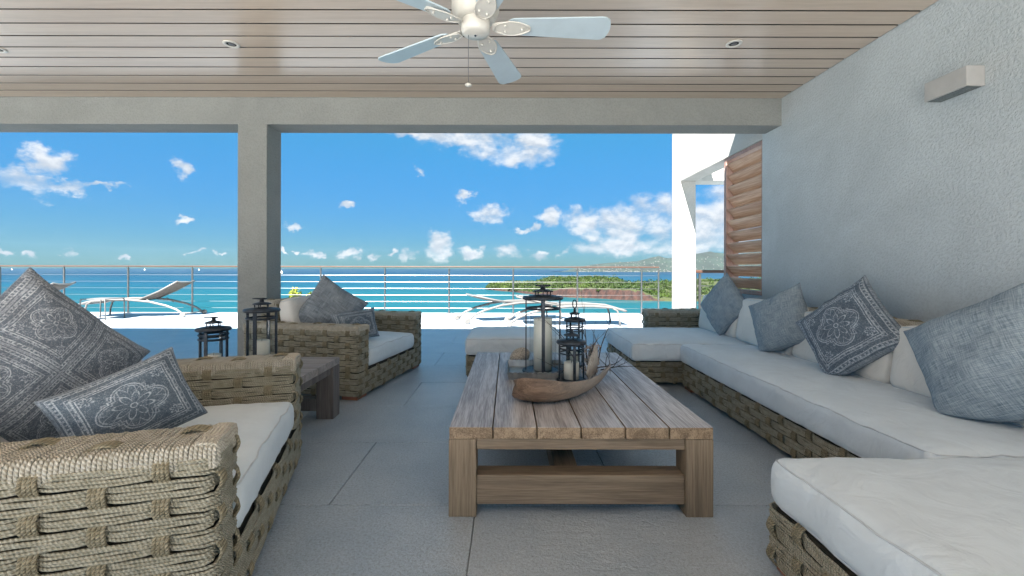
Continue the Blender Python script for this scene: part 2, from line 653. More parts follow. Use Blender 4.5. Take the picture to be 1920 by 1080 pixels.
M = {}
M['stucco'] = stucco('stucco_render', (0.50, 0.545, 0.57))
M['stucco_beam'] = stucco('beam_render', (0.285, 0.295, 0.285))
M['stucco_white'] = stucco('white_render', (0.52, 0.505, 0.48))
M['board'] = wood('ceiling_board', (0.46, 0.36, 0.275), (0.68, 0.565, 0.46), 'X', rough=0.28, scale=0.8, bstr=0.0, contrast=(0.15, 0.85), rnd=0.20, spec=0.8, side=((0.035, 0.028, 0.022), (0.06, 0.05, 0.04)))  # board edges coloured dark to stand in for shade in the gaps
M['gap'] = simple('dark_gap', (0.02, 0.018, 0.016), 0.9)
M['teak_y'] = wood('weathered_teak_top', (0.20, 0.18, 0.185), (0.62, 0.60, 0.61), 'Y', rough=0.42, bstr=0.6, rnd=0.18, contrast=(0.36, 0.64), side=((0.15, 0.10, 0.06), (0.40, 0.29, 0.19)))
M['teak_x'] = wood('teak_rail', (0.125, 0.09, 0.06), (0.33, 0.25, 0.175), 'X', rough=0.6, bstr=0.35)
M['teak_z'] = wood('teak_leg', (0.125, 0.09, 0.06), (0.34, 0.26, 0.18), 'Z', rough=0.6, bstr=0.35)
M['teak_yb'] = wood('teak_stretcher', (0.125, 0.09, 0.06), (0.33, 0.25, 0.175), 'Y', rough=0.6, bstr=0.35)
M['grey_y'] = wood('grey_teak_top', (0.17, 0.15, 0.14), (0.42, 0.37, 0.35), 'X', rough=0.5, bstr=0.4)
M['grey_z'] = wood('grey_teak_leg', (0.07, 0.06, 0.055), (0.20, 0.175, 0.165), 'Z', rough=0.6, bstr=0.4)
M['slat'] = wood('louvre_wood', (0.36, 0.15, 0.07), (0.84, 0.60, 0.43), 'Y', rough=0.4, scale=0.45, bstr=0.05, spec=0.5, rnd=0.5)
M['frame_wood'] = wood('louvre_frame', (0.28, 0.16, 0.13), (0.46, 0.31, 0.26), 'Z', rough=0.5)
M['foot'] = simple('reddish_foot_wood', (0.30, 0.12, 0.07), 0.5)
M['rope'] = rope_mat('rope', (0.36, 0.335, 0.25), (0.52, 0.49, 0.395))
M['rope_strap'] = rope_mat('rope_strap', (0.27, 0.235, 0.155), (0.42, 0.375, 0.27))
M['rope_strap_dark'] = rope_mat('rope_strap_dark', (0.235, 0.205, 0.135), (0.38, 0.335, 0.235))
M['rope_top'] = rope_mat('rope_binding', (0.52, 0.48, 0.39), (0.72, 0.68, 0.60))
M['core'] = simple('dark_core', (0.03, 0.027, 0.02), 0.95)
M['cushion'] = fabric('canvas_cushion', (0.66, 0.73, 0.78), weave=900, var=0.04, bstr=0.12)
M['cushion_warm'] = fabric('canvas_back_cushion', (0.72, 0.71, 0.68), weave=900, var=0.04, bstr=0.12)
M['piping'] = simple('piping', (0.58, 0.63, 0.67), 0.9)
M['linen'] = linen('slate_linen', (0.15, 0.20, 0.245), (0.38, 0.44, 0.485))
M['linen_dark'] = linen('charcoal_linen', (0.115, 0.14, 0.17), (0.36, 0.40, 0.44), 0.7)
M['print'] = printed('printed_cloth', (0.09, 0.12, 0.155), (0.56, 0.61, 0.66))
M['print3'] = printed('printed_cloth_repeat', (0.12, 0.14, 0.17), (0.56, 0.59, 0.62), reps=2.1)
M['iron'] = simple('blackened_iron', (0.035, 0.045, 0.06), 0.42, 0.35, var=0.3, nscale=40, bstr=0.3, bscale=120)
M['wax'] = simple('candle_wax', (0.78, 0.76, 0.68), 0.5, var=0.03)
M['wick'] = simple('wick', (0.03, 0.03, 0.03), 0.9)
M['steel'] = simple('brushed_steel', (0.19, 0.19, 0.195), 0.35, 0.9, var=0.1)
M['handrail'] = wood('handrail_wood', (0.045, 0.02, 0.013), (0.10, 0.05, 0.034), 'X', rough=0.5)
M['white_metal'] = simple('white_powdercoat', (0.15, 0.147, 0.143), 0.4, var=0.03)
M['sling'] = simple('grey_sling', (0.075, 0.075, 0.073), 0.8, var=0.06, bstr=0.3, bscale=400)
M['sling_dark'] = simple('taupe_sling', (0.085, 0.07, 0.058), 0.8, var=0.06, bstr=0.3, bscale=400)
M['fan_white'] = simple('fan_enamel', (0.66, 0.64, 0.59), 0.3, var=0.03)
M['fan_blade'] = simple('fan_blade_paint', (0.50, 0.60, 0.66), 0.3, var=0.03)
M['lamp_grey'] = simple('grey_lamp_casing', (0.46, 0.45, 0.44), 0.4, 0.2, var=0.05)
M['lens'] = simple('lamp_lens', (0.08, 0.10, 0.10), 0.15, var=0.05)
M['rubber'] = simple('rubber', (0.03, 0.03, 0.03), 0.7)
M['stone'] = simple('coral_stone', (0.42, 0.37, 0.31), 0.9, var=0.45, nscale=120, bstr=0.9, bdist=0.006, bscale=110)
M['pewter'] = simple('pewter', (0.30, 0.32, 0.33), 0.4, 0.7, var=0.2)
M['twig'] = simple('dry_twig', (0.10, 0.075, 0.06), 0.8)
M['petal'] = simple('dried_blossom', (0.46, 0.36, 0.29), 0.8, var=0.5, nscale=60)
M['bark'] = wood('palm_spathe', (0.035, 0.018, 0.010), (0.27, 0.18, 0.125), 'X', rough=0.5, scale=1.5, bstr=1.0, contrast=(0.3, 0.66))
_m = M['bark']
_t = NT(_m.node_tree)
_b = _t.n['Principled BSDF']
_src = _b.inputs['Base Color'].links[0].from_socket
_x = _t.sep(_t.node('ShaderNodeNewGeometry').outputs['Position'])[0]
_t.l.new(_t.mix(_t.smooth(_x, 0.12, 0.50, 0.0, 0.75), _src, (0.36, 0.32, 0.28)), _b.inputs['Base Color'])
M['husk'] = wood('pale_husk', (0.30, 0.25, 0.20), (0.62, 0.58, 0.53), 'Z', rough=0.6, scale=2.0, bstr=0.5)


def glass_mat():
    m, t, b = new_mat('lantern_glass')
    out = t.n['Material Output']
    tr = t.node('ShaderNodeBsdfTransparent')
    tr.inputs[0].default_value = (0.93, 0.96, 0.97, 1)
    gl = t.node('ShaderNodeBsdfGlossy')
    gl.inputs['Roughness'].default_value = 0.03
    fr = t.node('ShaderNodeLayerWeight')
    fr.inputs[0].default_value = 0.25
    mx = t.node('ShaderNodeMixShader')
    t.l.new(t.math('MULTIPLY_ADD', fr.outputs[1], 0.30, 0.02, clamp=True), mx.inputs[0])
    t.l.new(tr.outputs[0], mx.inputs[1])
    t.l.new(gl.outputs[0], mx.inputs[2])
    t.l.new(mx.outputs[0], out.inputs['Surface'])
    return m


M['glass'] = glass_mat()


def tile_mat():
    m, t, b = new_mat('stone_tile')
    pos = t.node('ShaderNodeNewGeometry').outputs['Position']
    oi = t.node('ShaderNodeObjectInfo').outputs['Random']
    n1 = t.noise(pos, 3.0, 5, 0.6)
    n2 = t.noise(pos, 260, 3, 0.7)
    n3 = t.noise(t.mapv(pos, (18, 34, 1)), 1.0, 5, 0.6, 0.6)
    cc = t.mix(t.smooth(n1, 0.3, 0.7), (0.43, 0.51, 0.60), (0.53, 0.60, 0.67))
    n4 = t.noise(pos, 95, 4, 0.7)
    cc = t.mix(t.smooth(n2, 0.35, 0.62, 0.42, 0.0), cc, (0.09, 0.09, 0.095))
    cc = t.mix(t.smooth(n4, 0.36, 0.55, 0.42, 0.0), cc, (0.11, 0.115, 0.125))
    cc = t.mix(t.smooth(n4, 0.58, 0.72, 0.0, 0.35), cc, (0.62, 0.64, 0.67))
    cc = t.mix(t.math('MULTIPLY', oi, 0.22), cc, (0.38, 0.43, 0.49))
    t.l.new(cc, b.inputs['Base Color'])
    b.inputs['Roughness'].default_value = 0.36
    b.inputs['Specular IOR Level'].default_value = 0.95
    h = t.math('ADD', t.math('MULTIPLY', n3, 1.0), t.math('MULTIPLY', n4, 0.55))
    bump(t, b, h, 0.7, 0.010)
    return m


M['tile'] = tile_mat()
M['grout'] = simple('grout', (0.28, 0.31, 0.34), 0.9)
M['bounce_paving'] = simple('pale_bounce_paving', (0.76, 0.76, 0.76), 0.85, nscale=3, world=True)  # kept very pale to bounce sun into the room from out of view


def water_mat():
    m, t, b = new_mat('sea_water')
    pos = t.node('ShaderNodeNewGeometry').outputs['Position']
    x, y, z = t.sep(pos)
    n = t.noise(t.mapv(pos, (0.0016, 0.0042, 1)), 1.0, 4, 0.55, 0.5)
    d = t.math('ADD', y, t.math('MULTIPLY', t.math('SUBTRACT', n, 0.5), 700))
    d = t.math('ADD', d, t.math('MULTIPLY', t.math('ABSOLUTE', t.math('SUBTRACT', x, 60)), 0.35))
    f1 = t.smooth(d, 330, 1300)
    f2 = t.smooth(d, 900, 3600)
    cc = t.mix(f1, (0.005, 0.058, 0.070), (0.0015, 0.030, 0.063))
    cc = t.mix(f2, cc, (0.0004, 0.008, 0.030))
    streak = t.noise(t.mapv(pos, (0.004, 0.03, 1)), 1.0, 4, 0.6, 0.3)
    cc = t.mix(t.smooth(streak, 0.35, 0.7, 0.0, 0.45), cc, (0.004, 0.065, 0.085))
    t.l.new(cc, b.inputs['Base Color'])
    b.inputs['Roughness'].default_value = 0.35
    b.inputs['Specular IOR Level'].default_value = 0.12
    w = t.noise(t.mapv(pos, (0.25, 0.6, 1)), 1.0, 4, 0.6)
    bump(t, b, w, 0.5, 0.5)
    return m


def leaf_mat(name, a, b2, sc_=0.08):
    m, t, b = new_mat(name)
    pos = t.node('ShaderNodeNewGeometry').outputs['Position']
    n = t.noise(pos, sc_, 4, 0.7)
    n2 = t.noise(pos, sc_ * 12, 2, 0.7)
    cc = t.mix(t.smooth(n, 0.3, 0.7), a, b2)
    cc = t.mix(t.math('MULTIPLY', n2, 0.5), cc, tuple(q * 0.5 for q in a))
    t.l.new(cc, b.inputs['Base Color'])
    b.inputs['Roughness'].default_value = 0.6
    b.inputs['Specular IOR Level'].default_value = 0.25
    b.inputs['Transmission Weight'].default_value = 0.0
    return m


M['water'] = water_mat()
M['leaf_far'] = leaf_mat('headland_foliage', (0.010, 0.026, 0.003), (0.048, 0.080, 0.008), 0.03)
M['leaf_tree'] = leaf_mat('tree_foliage', (0.012, 0.03, 0.005), (0.04, 0.065, 0.012), 0.2)
M['leaf_shrub'] = leaf_mat('shrub_leaf', (0.16, 0.22, 0.03), (0.34, 0.36, 0.06), 3)
M['trunk'] = simple('trunk_bark', (0.12, 0.09, 0.06), 0.9)


def headland_mat():
    m, t, b = new_mat('red_cliff_and_soil')
    g = t.node('ShaderNodeNewGeometry')
    pos = g.outputs['Position']
    x, y, z = t.sep(pos)
    n = t.noise(t.mapv(pos, (0.25, 0.25, 0.10)), 1.0, 5, 0.7, 0.5)
    cc = t.mix(t.smooth(n, 0.3, 0.7), (0.007, 0.003, 0.0025), (0.045, 0.018, 0.013))
    top = t.smooth(g.outputs['Normal'] and t.sep(g.outputs['Normal'])[2], 0.55, 0.8)
    cc = t.mix(top, cc, (0.03, 0.04, 0.01))
    sand = t.smooth(z, -30.9, -29.6, 1.0, 0.0)
    cc = t.mix(t.math('MULTIPLY', sand, 0.8), cc, (0.12, 0.085, 0.06))
    t.l.new(cc, b.inputs['Base Color'])
    b.inputs['Roughness'].default_value = 0.9
    bump(t, b, n, 0.8, 1.5)
    return m


M['cliff'] = headland_mat()
M['far_hill'] = simple('distant_hill_cover', (0.010, 0.020, 0.013), 0.9, var=0.45, nscale=0.004, world=True)
M['slope'] = simple('hillside_soil', (0.10, 0.12, 0.05), 0.9, var=0.3, nscale=0.3, world=True)
M['house_white'] = simple('far_house_wall', (0.13, 0.125, 0.12), 0.8)
M['sail'] = simple('sail_cloth', (0.8, 0.8, 0.8), 0.7)
M['hull'] = simple('boat_hull', (0.7, 0.7, 0.7), 0.4)


# ================================================================== SETTING
SEA = -30.0

mb = MB()
mb.grid(lambda u, v: ((u - 0.5) * 60000, -4000 + v * 44000, SEA), 60, 44)
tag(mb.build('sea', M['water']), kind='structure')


def sstep(x, a, b):
    q = max(0.0, min(1.0, (x - a) / (b - a)))
    return q * q * (3 - 2 * q)


def interp(x, tb):
    if x <= tb[0][0]:
        return tb[0][1]
    for (a, p), (b, q) in zip(tb, tb[1:]):
        if x <= b:
            return p + (q - p) * (x - a) / (b - a)
    return tb[-1][1]


# near headland -----------------------------------------------------------
SHORE = [(-40, 690), (-31, 652), (6, 588), (30, 535), (62, 484), (90, 464), (116, 436), (153, 425), (200, 420), (420, 400), (700, 380)]


def head_h(X, Y):
    n = noise.noise(Vector((X * 0.02, Y * 0.02, 3.1)))
    yn = interp(X, SHORE) + 6 * noise.noise(Vector((X * 0.06, 0.3, 0))) + 3 * noise.noise(Vector((X * 0.25, 5.3, 0)))
    tt = Y - yn
    yf = 250 + 60 * n
    cliff = 1.0 + 7.5 * sstep(X, 38, 70) * (1 - sstep(X, 128, 150))
    low = 2.2
    h = sstep(tt, -2, 3.5) * (low + cliff) + 7.0 * sstep(tt, 6, 90) * sstep(X, -34, 50) + 2.5 * n * sstep(tt, 4, 30)
    h += 6 * sstep(X, 120, 300) * sstep(tt, 20, 120)
    taper = sstep(X, -40, -22)
    h *= taper * (1 - sstep(tt, yf - 60, yf))
    return h, tt


nx, ny = 190, 110
mb = MB()
vs, fs = [], []
for i in range(nx + 1):
    X = -45 + 745 * (i / nx) ** 1.5
    yn = interp(X, SHORE)
    for j in range(ny + 1):
        Y = yn - 10 + 330 * (j / ny) ** 1.9
        h, tt = head_h(X, Y)
        vs.append((X, Y, SEA - 1.2 + h + (1.2 if h > 0.3 else 0) * min(1, h)))
for i in range(nx):
    for j in range(ny):
        a = i * (ny + 1) + j
        fs.append((a, a + ny + 1, a + ny + 2, a + 1))
mb.add(vs, fs)
tag(mb.build('headland', M['cliff'], smooth=True), kind='structure')


def crown(mb, c, rx, rz, n, leaf, rnd):
    for _ in range(n):
        th = rnd.random() * 2 * PI
        ph = math.acos(rnd.uniform(-0.35, 1))
        k = rnd.uniform(0.75, 1.05)
        d = Vector((math.sin(ph) * math.cos(th), math.sin(ph) * math.sin(th), math.cos(ph)))
        p = Vector(c) + Vector((d.x * rx, d.y * rx, d.z * rz)) * k
        nn = (d + Vector((rnd.uniform(-.7, .7), rnd.uniform(-.7, .7), rnd.uniform(-.4, .8)))).normalized()
        a = nn.orthogonal().normalized()
        a.rotate(Matrix.Rotation(rnd.random() * 6.28, 3, nn))
        b = nn.cross(a)
        s1 = leaf * rnd.uniform(0.6, 1.3)
        s2 = leaf * rnd.uniform(0.4, 0.9)
        mb.add([p + a * s1, p + b * s2, p - a * s1, p - b * s2], [(0, 1, 2, 3)])


rnd = random.Random(3)
mb = MB()
cnt = 0
while cnt < 2300:
    X = -30 + 560 * rnd.random() ** 1.55
    tt = 3.5 + 170 * rnd.random() ** 1.7
    Y = interp(X, SHORE) + tt
    if X > 36 and X < 150 and tt < 7 and rnd.random() > 0.12:
        continue
    h, t2 = head_h(X, Y)
    if h < 1.2:
        continue
    r = rnd.uniform(1.6, 3.4) if rnd.random() < .75 else rnd.uniform(3.4, 5.2)
    crown(mb, (X, Y, SEA + h + r * 0.35), r, r * rnd.uniform(0.6, 1.0), 34, 0.85, rnd)
    cnt += 1
tag(mb.build('headland_woods', M['leaf_far']), 'dense sunlit green bushes covering the red cliffed headland in the bay', 'bushes', kind='stuff')

for k, (X, tt, hh) in enumerate(((12, 16, 8.0), (98, 30, 7.5), (72, 26, 6.0), (140, 34, 8.5), (176, 36, 7.0))):
    Y = interp(X, SHORE) + tt
    h, _ = head_h(X, Y)
    e = empty('tree', (X, Y, SEA + h), 0, ['lone tree rising over the bushes by the tip of the headland',
              'round tree standing above the middle of the red cliff',
              'small tree at the left end of the red cliff on the headland',
              'spreading tree on the headland just right of the red cliff',
              'tree on the headland seen beside the white pillar'][k], 'tree', 'trees standing out of the headland woods')
    m1 = MB()
    m1.tube([(0, 0, 0), (0.2, 0.1, hh * .5), (0.1, 0, hh * .8)], [0.35, 0.25, 0.1], 6)
    m1.tube([(0.2, 0.1, hh * .45), (1.4, 0.2, hh * .75)], [0.15, 0.07], 5)
    m1.build('trunk', M['trunk'], e)
    m2 = MB()
    crown(m2, (0, 0, hh * .85), 3.0, 2.2, 110, 0.6, rnd)
    crown(m2, (1.6, 0.4, hh * .75), 1.9, 1.4, 60, 0.6, rnd)
    crown(m2, (-1.5, -0.3, hh * .72), 1.8, 1.3, 60, 0.6, rnd)
    m2.build('crown', M['leaf_tree'], e)

# far coast ----------------------------------------------------------------
PROF = [(640, 0), (700, 10), (800, 45), (950, 78), (1150, 105), (1400, 128), (1560, 140), (1700, 178), (1790, 190), (1900, 160), (2060, 190),
        (2200, 222), (2400, 245), (2700, 238), (3100, 260), (4500, 200)]


def far_h(X, Y):
    k = 5200 / Y
    base = interp(X * k, PROF)
    t1 = sstep(Y, 4650, 5300)
    n = noise.fractal(Vector((X * 0.0022, Y * 0.0022, 0.5)), 1.0, 2.0, 5)
    rid = abs(noise.noise(Vector((X * 0.004, Y * 0.002, 7.7))))
    return base * t1 * (0.94 + 0.16 * n - 0.22 * rid * (1 - sstep(Y, 5150, 5350)))


vs, fs = [], []
nx, ny = 200, 60
for i in range(nx + 1):
    X = 560 + 5000 * i / nx
    for j in range(ny + 1):
        Y = 4600 + 1300 * j / ny
        vs.append((X, Y, SEA - 2 + 33 * (1 if far_h(X, Y) > 4 else 0) * 0 + far_h(X, Y) + 2))
for i in range(nx):
    for j in range(ny):
        a = i * (ny + 1) + j
        fs.append((a, a + ny + 1, a + ny + 2, a + 1))
mb = MB()
mb.add(vs, fs)
tag(mb.build('distant_hills', M['far_hill'], smooth=True), kind='structure')
mb = MB()
for _ in range(330):
    X = rnd.uniform(760, 2900)
    Y = 4640 + 560 * rnd.random() ** 1.8
    h = far_h(X, Y)
    w = rnd.uniform(4, 11)
    d = rnd.uniform(5, 9)
    hh = rnd.uniform(3, 6)
    z = SEA + h - 1
    mb.box(X - w / 2, X + w / 2, Y - d / 2, Y + d / 2, z, z + hh)
    mb.add([(X - w / 2, Y - d / 2, z + hh), (X + w / 2, Y - d / 2, z + hh), (X + w / 2, Y + d / 2, z + hh), (X - w / 2, Y + d / 2, z + hh),
            (X - w / 2, Y, z + hh + 2.5), (X + w / 2, Y, z + hh + 2.5)], [(0, 1, 5, 4), (2, 3, 4, 5), (0, 4, 3), (1, 2, 5)])
tag(mb.build('hillside_houses', M['house_white']), 'tiny pale houses scattered over the distant hills across the bay', 'houses', kind='stuff')

# sailboats
BOATS = ['tiny white sailboat on the horizon furthest left of the four', 'tiny white sailboat on the horizon above the left lounger bed',
         'tiny white sailboat on the horizon above the left lounger backrest', 'white sailboat just right of the terrace column, the nearest of the four']
for k, (px, dist, hh) in enumerate(((22, 6200, 30), (271, 6200, 30), (373, 6400, 30), (528, 2700, 23))):
    X = (px - 952) / 820 * dist
    e = empty('sailboat', (X, dist, SEA), 0, BOATS[k], 'sailboat', 'sailboats far out on the sea')
    m1 = MB()
    L = hh * 0.75
    m1.add([(-L / 2, 0, 0), (-L / 2.3, L * .12, 1.6), (L / 2, 0, 2.2), (-L / 2.3, -L * .12, 1.6), (L * .3, 0, -.3)], [(0, 3, 4), (4, 3, 2), (4, 2, 1), (4, 1, 0), (0, 1, 3), (1, 2, 3)])
    m1.build('hull', M['hull'], e)
    m1 = MB()
    m1.tube([(0, 0, 1), (0, 0, hh)], 0.25, 5)
    m1.build('mast', M['steel'], e)
    m1 = MB()
    m1.add([(-.4, 0, 2.5), (-L * .45, 0.5, 2.5), (-.4, 0, hh * .97), (-L * .25, 0.9, hh * .4), (-.4, 0.15, 2.5), (-.4, .15, hh * .97)],
           [(0, 2, 3), (0, 3, 1), (4, 3, 5), (4, 1, 3)])
    m1.add([(.5, 0, 2.5), (L * .45, .2, 2.5), (.3, 0, hh * .85), (.5, .3, 2.5)], [(0, 1, 2), (3, 2, 1)])
    m1.build('sail', M['sail'], e)

# hillside under the terrace and an unseen pale terrace added behind for bounce light
mb = MB()


def hill(u, v):
    X = -160 + 320 * u
    Y = -60 + 190 * v
    z = -1.6 if Y < 12 else -1.6 - (Y - 12) * 0.55
    z += 0.5 * noise.noise(Vector((X * .1, Y * .1, 0)))
    return (X, Y, z - (0 if Y > -50 else 0))


mb.grid(hill, 64, 50)
tag(mb.build('hillside', M['slope'], smooth=True), kind='structure')
mb = MB()
mb.box(-30, 12, -16, -0.905, -0.6, -0.004)
tag(mb.build('rear_bounce_terrace', M['bounce_paving']), kind='structure')

# terrace floor ------------------------------------------------------------
TX0, TX1, TY0, TY1 = -14.0, 6.0, -0.9, 10.82
mb = MB()
mb.box(TX0, TX1, TY0, TY1, -0.6, -0.012)
floor = mb.build('floor', M['grout'])
tag(floor, kind='structure')
TW, TD, G = 1.37, 0.733, 0.004
tm = MB()
tm.rbox(TW - G, TD - G, 0.03, 0.003, n=(1, 1, 1))
tile_me = tm.mesh('tile', M['tile'])
row = -7
while True:
    y0 = 2.036 + row * TD
    if y0 > TY1 - 0.02:
        break
    off = -0.83 + (TW / 2 if row % 2 else 0)
    k = math.floor((TX0 - off) / TW)
    while off + k * TW < TX1:
        x0 = max(off + k * TW, TX0)
        x1 = min(off + (k + 1) * TW, TX1)
        y1 = min(y0 + TD, TY1)
        yy = max(y0, TY0)
        if x1 - x0 > 0.05 and y1 - yy > 0.02:
            full = (x1 - x0 > TW - .01) and (y1 - yy > TD - .01)
            if full:
                me = tile_me
            else:
                q = MB()
                q.rbox(x1 - x0 - G, y1 - yy - G, 0.03, 0.003)
                me = q.mesh('tile', M['tile'])
            link('tile', me, floor, ((x0 + x1) / 2, (yy + y1) / 2, -0.015 + random.uniform(-.0006, .0006)))
        k += 1
    row += 1
mb = MB()
mb.box(TX0, TX1, TY1 + 0.002, TY1 + 0.12, -0.62, -0.004)
tag(mb.build('terrace_edge', M['stucco_white']), kind='structure')

# house shell --------------------------------------------------------------
CEIL = 2.70
WX = 2.565      # the wall on the right
BY0, BY1, BZ = 4.10, 4.36, 2.45
mb = MB()
mb.box(-9.2, WX + 0.23, -2.7, 4.64, CEIL + 0.05, 3.02)  # rear edge, out of view, cut short to let bounce light in
tag(mb.build('roof', M['stucco_white']), kind='structure')
mb = MB()
mb.box(-9.2, 1.3, 4.643, 5.6, 2.98, 3.2)  # unseen slab added to cast the shadow edge across the terrace floor
tag(mb.build('shadow_slab', M['stucco_white']), kind='structure')
ceil = empty('ceiling', (0, 0, 0), kind='structure')
PB = 0.1545
k = 0
y = BY0 - 0.003
wid = 9.19 + WX
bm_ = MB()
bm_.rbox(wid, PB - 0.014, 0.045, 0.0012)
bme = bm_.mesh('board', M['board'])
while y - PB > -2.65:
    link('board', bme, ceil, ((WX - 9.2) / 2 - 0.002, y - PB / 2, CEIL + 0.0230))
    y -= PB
bk = MB()
bk.box(-9.2, WX, -2.65, BY0, CEIL + 0.0465, CEIL + 0.0485)
bk.build('backing', M['gap'], ceil)

mb = MB()
mb.box(-9.2, WX - 0.001, BY0, BY1, BZ, CEIL + 0.049)
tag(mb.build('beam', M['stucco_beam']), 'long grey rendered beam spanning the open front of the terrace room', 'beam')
mb = MB()
mb.rbox(0.275, 0.262, BZ + 0.01, 0.006, c=(-2.398, 4.231, BZ / 2 - 0.004))
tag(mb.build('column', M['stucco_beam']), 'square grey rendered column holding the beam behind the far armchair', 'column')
mb = MB()
mb.rbox(0.275, 0.262, BZ + 0.01, 0.006, c=(-9.03, 4.231, BZ / 2 - 0.004))
mb.rbox(0.275, 0.262, CEIL, 0.006, c=(-9.0, -2.5, CEIL / 2 - 0.004))
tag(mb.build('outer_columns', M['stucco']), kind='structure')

# the right wall with its openings (Y 4.41-5.22 louvre, 5.22-6.51 open)
WT = 0.23
wall = empty('wall', (WX, 0, 0), 0, 'grey rendered side wall behind the long sofa, running out to a sunlit white pillar', 'wall')
mb = MB()
mb.box(0, WT, -4.1, 4.41, -0.01, CEIL + 0.049)
mb.build('wall_panel', M['stucco'], wall)
mb = MB()
mb.box(0, WT, 4.411, 5.22, -0.01, 0.83)
mb.build('sill_wall', M['stucco'], wall)
mb = MB()
mb.box(0, WT, 4.411, 6.83, 2.41, 3.35)
mb.build('lintel', M['stucco_white'], wall)
mb = MB()
mb.box(0, WT, 6.51, 6.83, -0.01, 2.409)
mb.build('pillar', M['stucco_white'], wall)
mb = MB()
mb.box(WX + WT + .001, 6.0, 6.51, 6.83, 2.42, 3.0)
tag(mb.build('cross_beam', M['stucco_white']), 'pale rendered beam running right from the top of the white pillar', 'beam')

# louvre
lv = empty('louvre_shutter', (WX, 0, 0), 0, 'tall brown wooden louvre shutter set in the wall opening beside the sofa', 'shutter')
for (a, b, c, d) in ((4.414, 4.444, .832, 2.408), (5.16, 5.215, .832, 2.408)):
    q = MB()
    q.rbox(0.15, b - a, d - c, 0.004, c=(0.085, (a + b) / 2, (c + d) / 2))
    q.build('frame_stile', M['frame_wood'], lv)
for (z0, z1) in ((0.832, 0.872), (2.368, 2.408)):
    q = MB()
    q.rbox(0.15, 0.714, z1 - z0, 0.004, c=(0.085, 4.802, (z0 + z1) / 2))
    q.build('frame_rail', M['frame_wood'], lv)
sm = MB()
sm.rbox(0.142, 0.712, 0.016, 0.003, n=(1, 1, 1))
sme = sm.mesh('slat', M['slat'])
for k in range(11):
    link('slat', sme, lv, (0.07, 4.802, 0.945 + k * 0.1335), (0, R(51), 0))

# wall lamp
wl = empty('wall_lamp', (WX, 2.47, 2.145), 0, 'grey box shaped metal wall lamp high on the rendered wall', 'wall lamp')
q = MB()
q.rbox(0.1, 0.24, 0.11, 0.003, c=(-0.051, 0, 0))
q.build('casing', M['lamp_grey'], wl)
q = MB()
q.box(-0.09, -0.012, -0.11, 0.11, -0.0575, -0.0555)
q.build('lens', M['lens'], wl)

# downlights
for k, (x, y) in enumerate(((-3.74, 3.2), (-1.975, 3.12), (1.6, 3.10))):
    e = empty('downlight', (x, y, CEIL), 0, ['small round recessed downlight in the ceiling at the left edge of the picture',
              'small round recessed downlight left of the ceiling fan', 'small round recessed downlight right of the ceiling fan'][k], 'downlight',
              'recessed ceiling downlights')
    q = MB()
    q.lathe([(0.032, -0.001), (0.034, -0.006), (0.050, -0.007), (0.055, -0.003), (0.055, -0.0005)], seg=28)
    q.build('trim_ring', M['fan_white'], e, smooth=True)
    q = MB()
    q.lathe([(0.0005, -0.0045), (0.014, -0.0048), (0.022, -0.003)], seg=24)
    q.build('lens', M['steel'], e, smooth=True)
    q = MB()
    q.lathe([(0.0005, -0.0022), (0.0335, -0.0022)], seg=24)
    q.build('bowl', M['lens'], e)


# ------------------------------------------------------------------ ceiling fan
fan = empty('ceiling_fan', (-0.165, 2.2, CEIL), 0, 'white five bladed ceiling fan with a pull chain under the boarded ceiling', 'ceiling fan')
q = MB()
q.lathe([(0.001, 0.0), (0.075, -0.002), (0.075, -0.03), (0.05, -0.06), (0.022, -0.075), (0.02, -0.16)], seg=28)
q.build('ceiling_mount', M['fan_white'], fan, smooth=True)
q = MB()
q.lathe([(0.02, -0.13), (0.06, -0.15), (0.105, -0.18), (0.12, -0.23), (0.12, -0.30), (0.10, -0.345), (0.085, -0.355)], seg=36)
q.build('motor_housing', M['fan_white'], fan, smooth=True)
q = MB()
q.lathe([(0.04, -0.345), (0.068, -0.350), (0.073, -0.362), (0.073, -0.397), (0.068, -0.415), (0.055, -0.424), (0.0005, -0.426)], seg=36)
q.build('switch_cap', M['fan_white'], fan, smooth=True)
q = MB()
q.lathe([(0.0005, -0.4315), (0.005, -0.431), (0.006, -0.4265)], seg=10)
q.build('screw', M['iron'], fan)


def blade_mesh():
    q = MB()
    def P(u, v):
        x = 0.165 + u * 0.505
        w = 0.052 + 0.026 * u
        if u > 0.93:
            w -= 0.02 * ((u - .93) / .07) ** 2
        if u < 0.06:
            w -= 0.015 * (1 - u / .06) ** 2
        y = (v * 2 - 1) * w
        return (x + 0.012 * (1 - (v * 2 - 1) ** 2) * (1 if u > .97 else 0), y, 0)
    q.grid(P, 24, 6)
    return q.mesh('blade', M['fan_blade'], smooth=False, solid=0.007)


bme = blade_mesh()
iq = MB()
for vv in (0,):
    pts = []
    n = 16
    def leafw(s):
        return 0.045 * math.sin(PI * min(1, s * 0.86 + 0.10)) ** 0.7
    def Pi(u, v):
        return (0.085 + u * 0.19, (v * 2 - 1) * leafw(u), -0.010 - 0.008 * math.sin(PI * u))
    iq.grid(Pi, 14, 4)
ime = iq.mesh('blade_iron', M['fan_white'], solid=0.004)
rq = MB()
rim = [(0.10 + u / 14 * 0.175, leafw(u / 14), -0.016) for u in range(15)] + [(0.10 + u / 14 * 0.175, -leafw(u / 14), -0.016) for u in range(14, -1, -1)]
rq.tube(rim, 0.004, 5, closed=True)
for (sx_, sy_) in ((.15, .02), (.15, -.02), (.235, 0)):
    rq.lathe([(0.001, -.026), (0.006, -.024), (0.006, -.014)], c=(sx_, sy_, 0), seg=8)
rme = rq.mesh('rim', M['fan_white'], smooth=True)
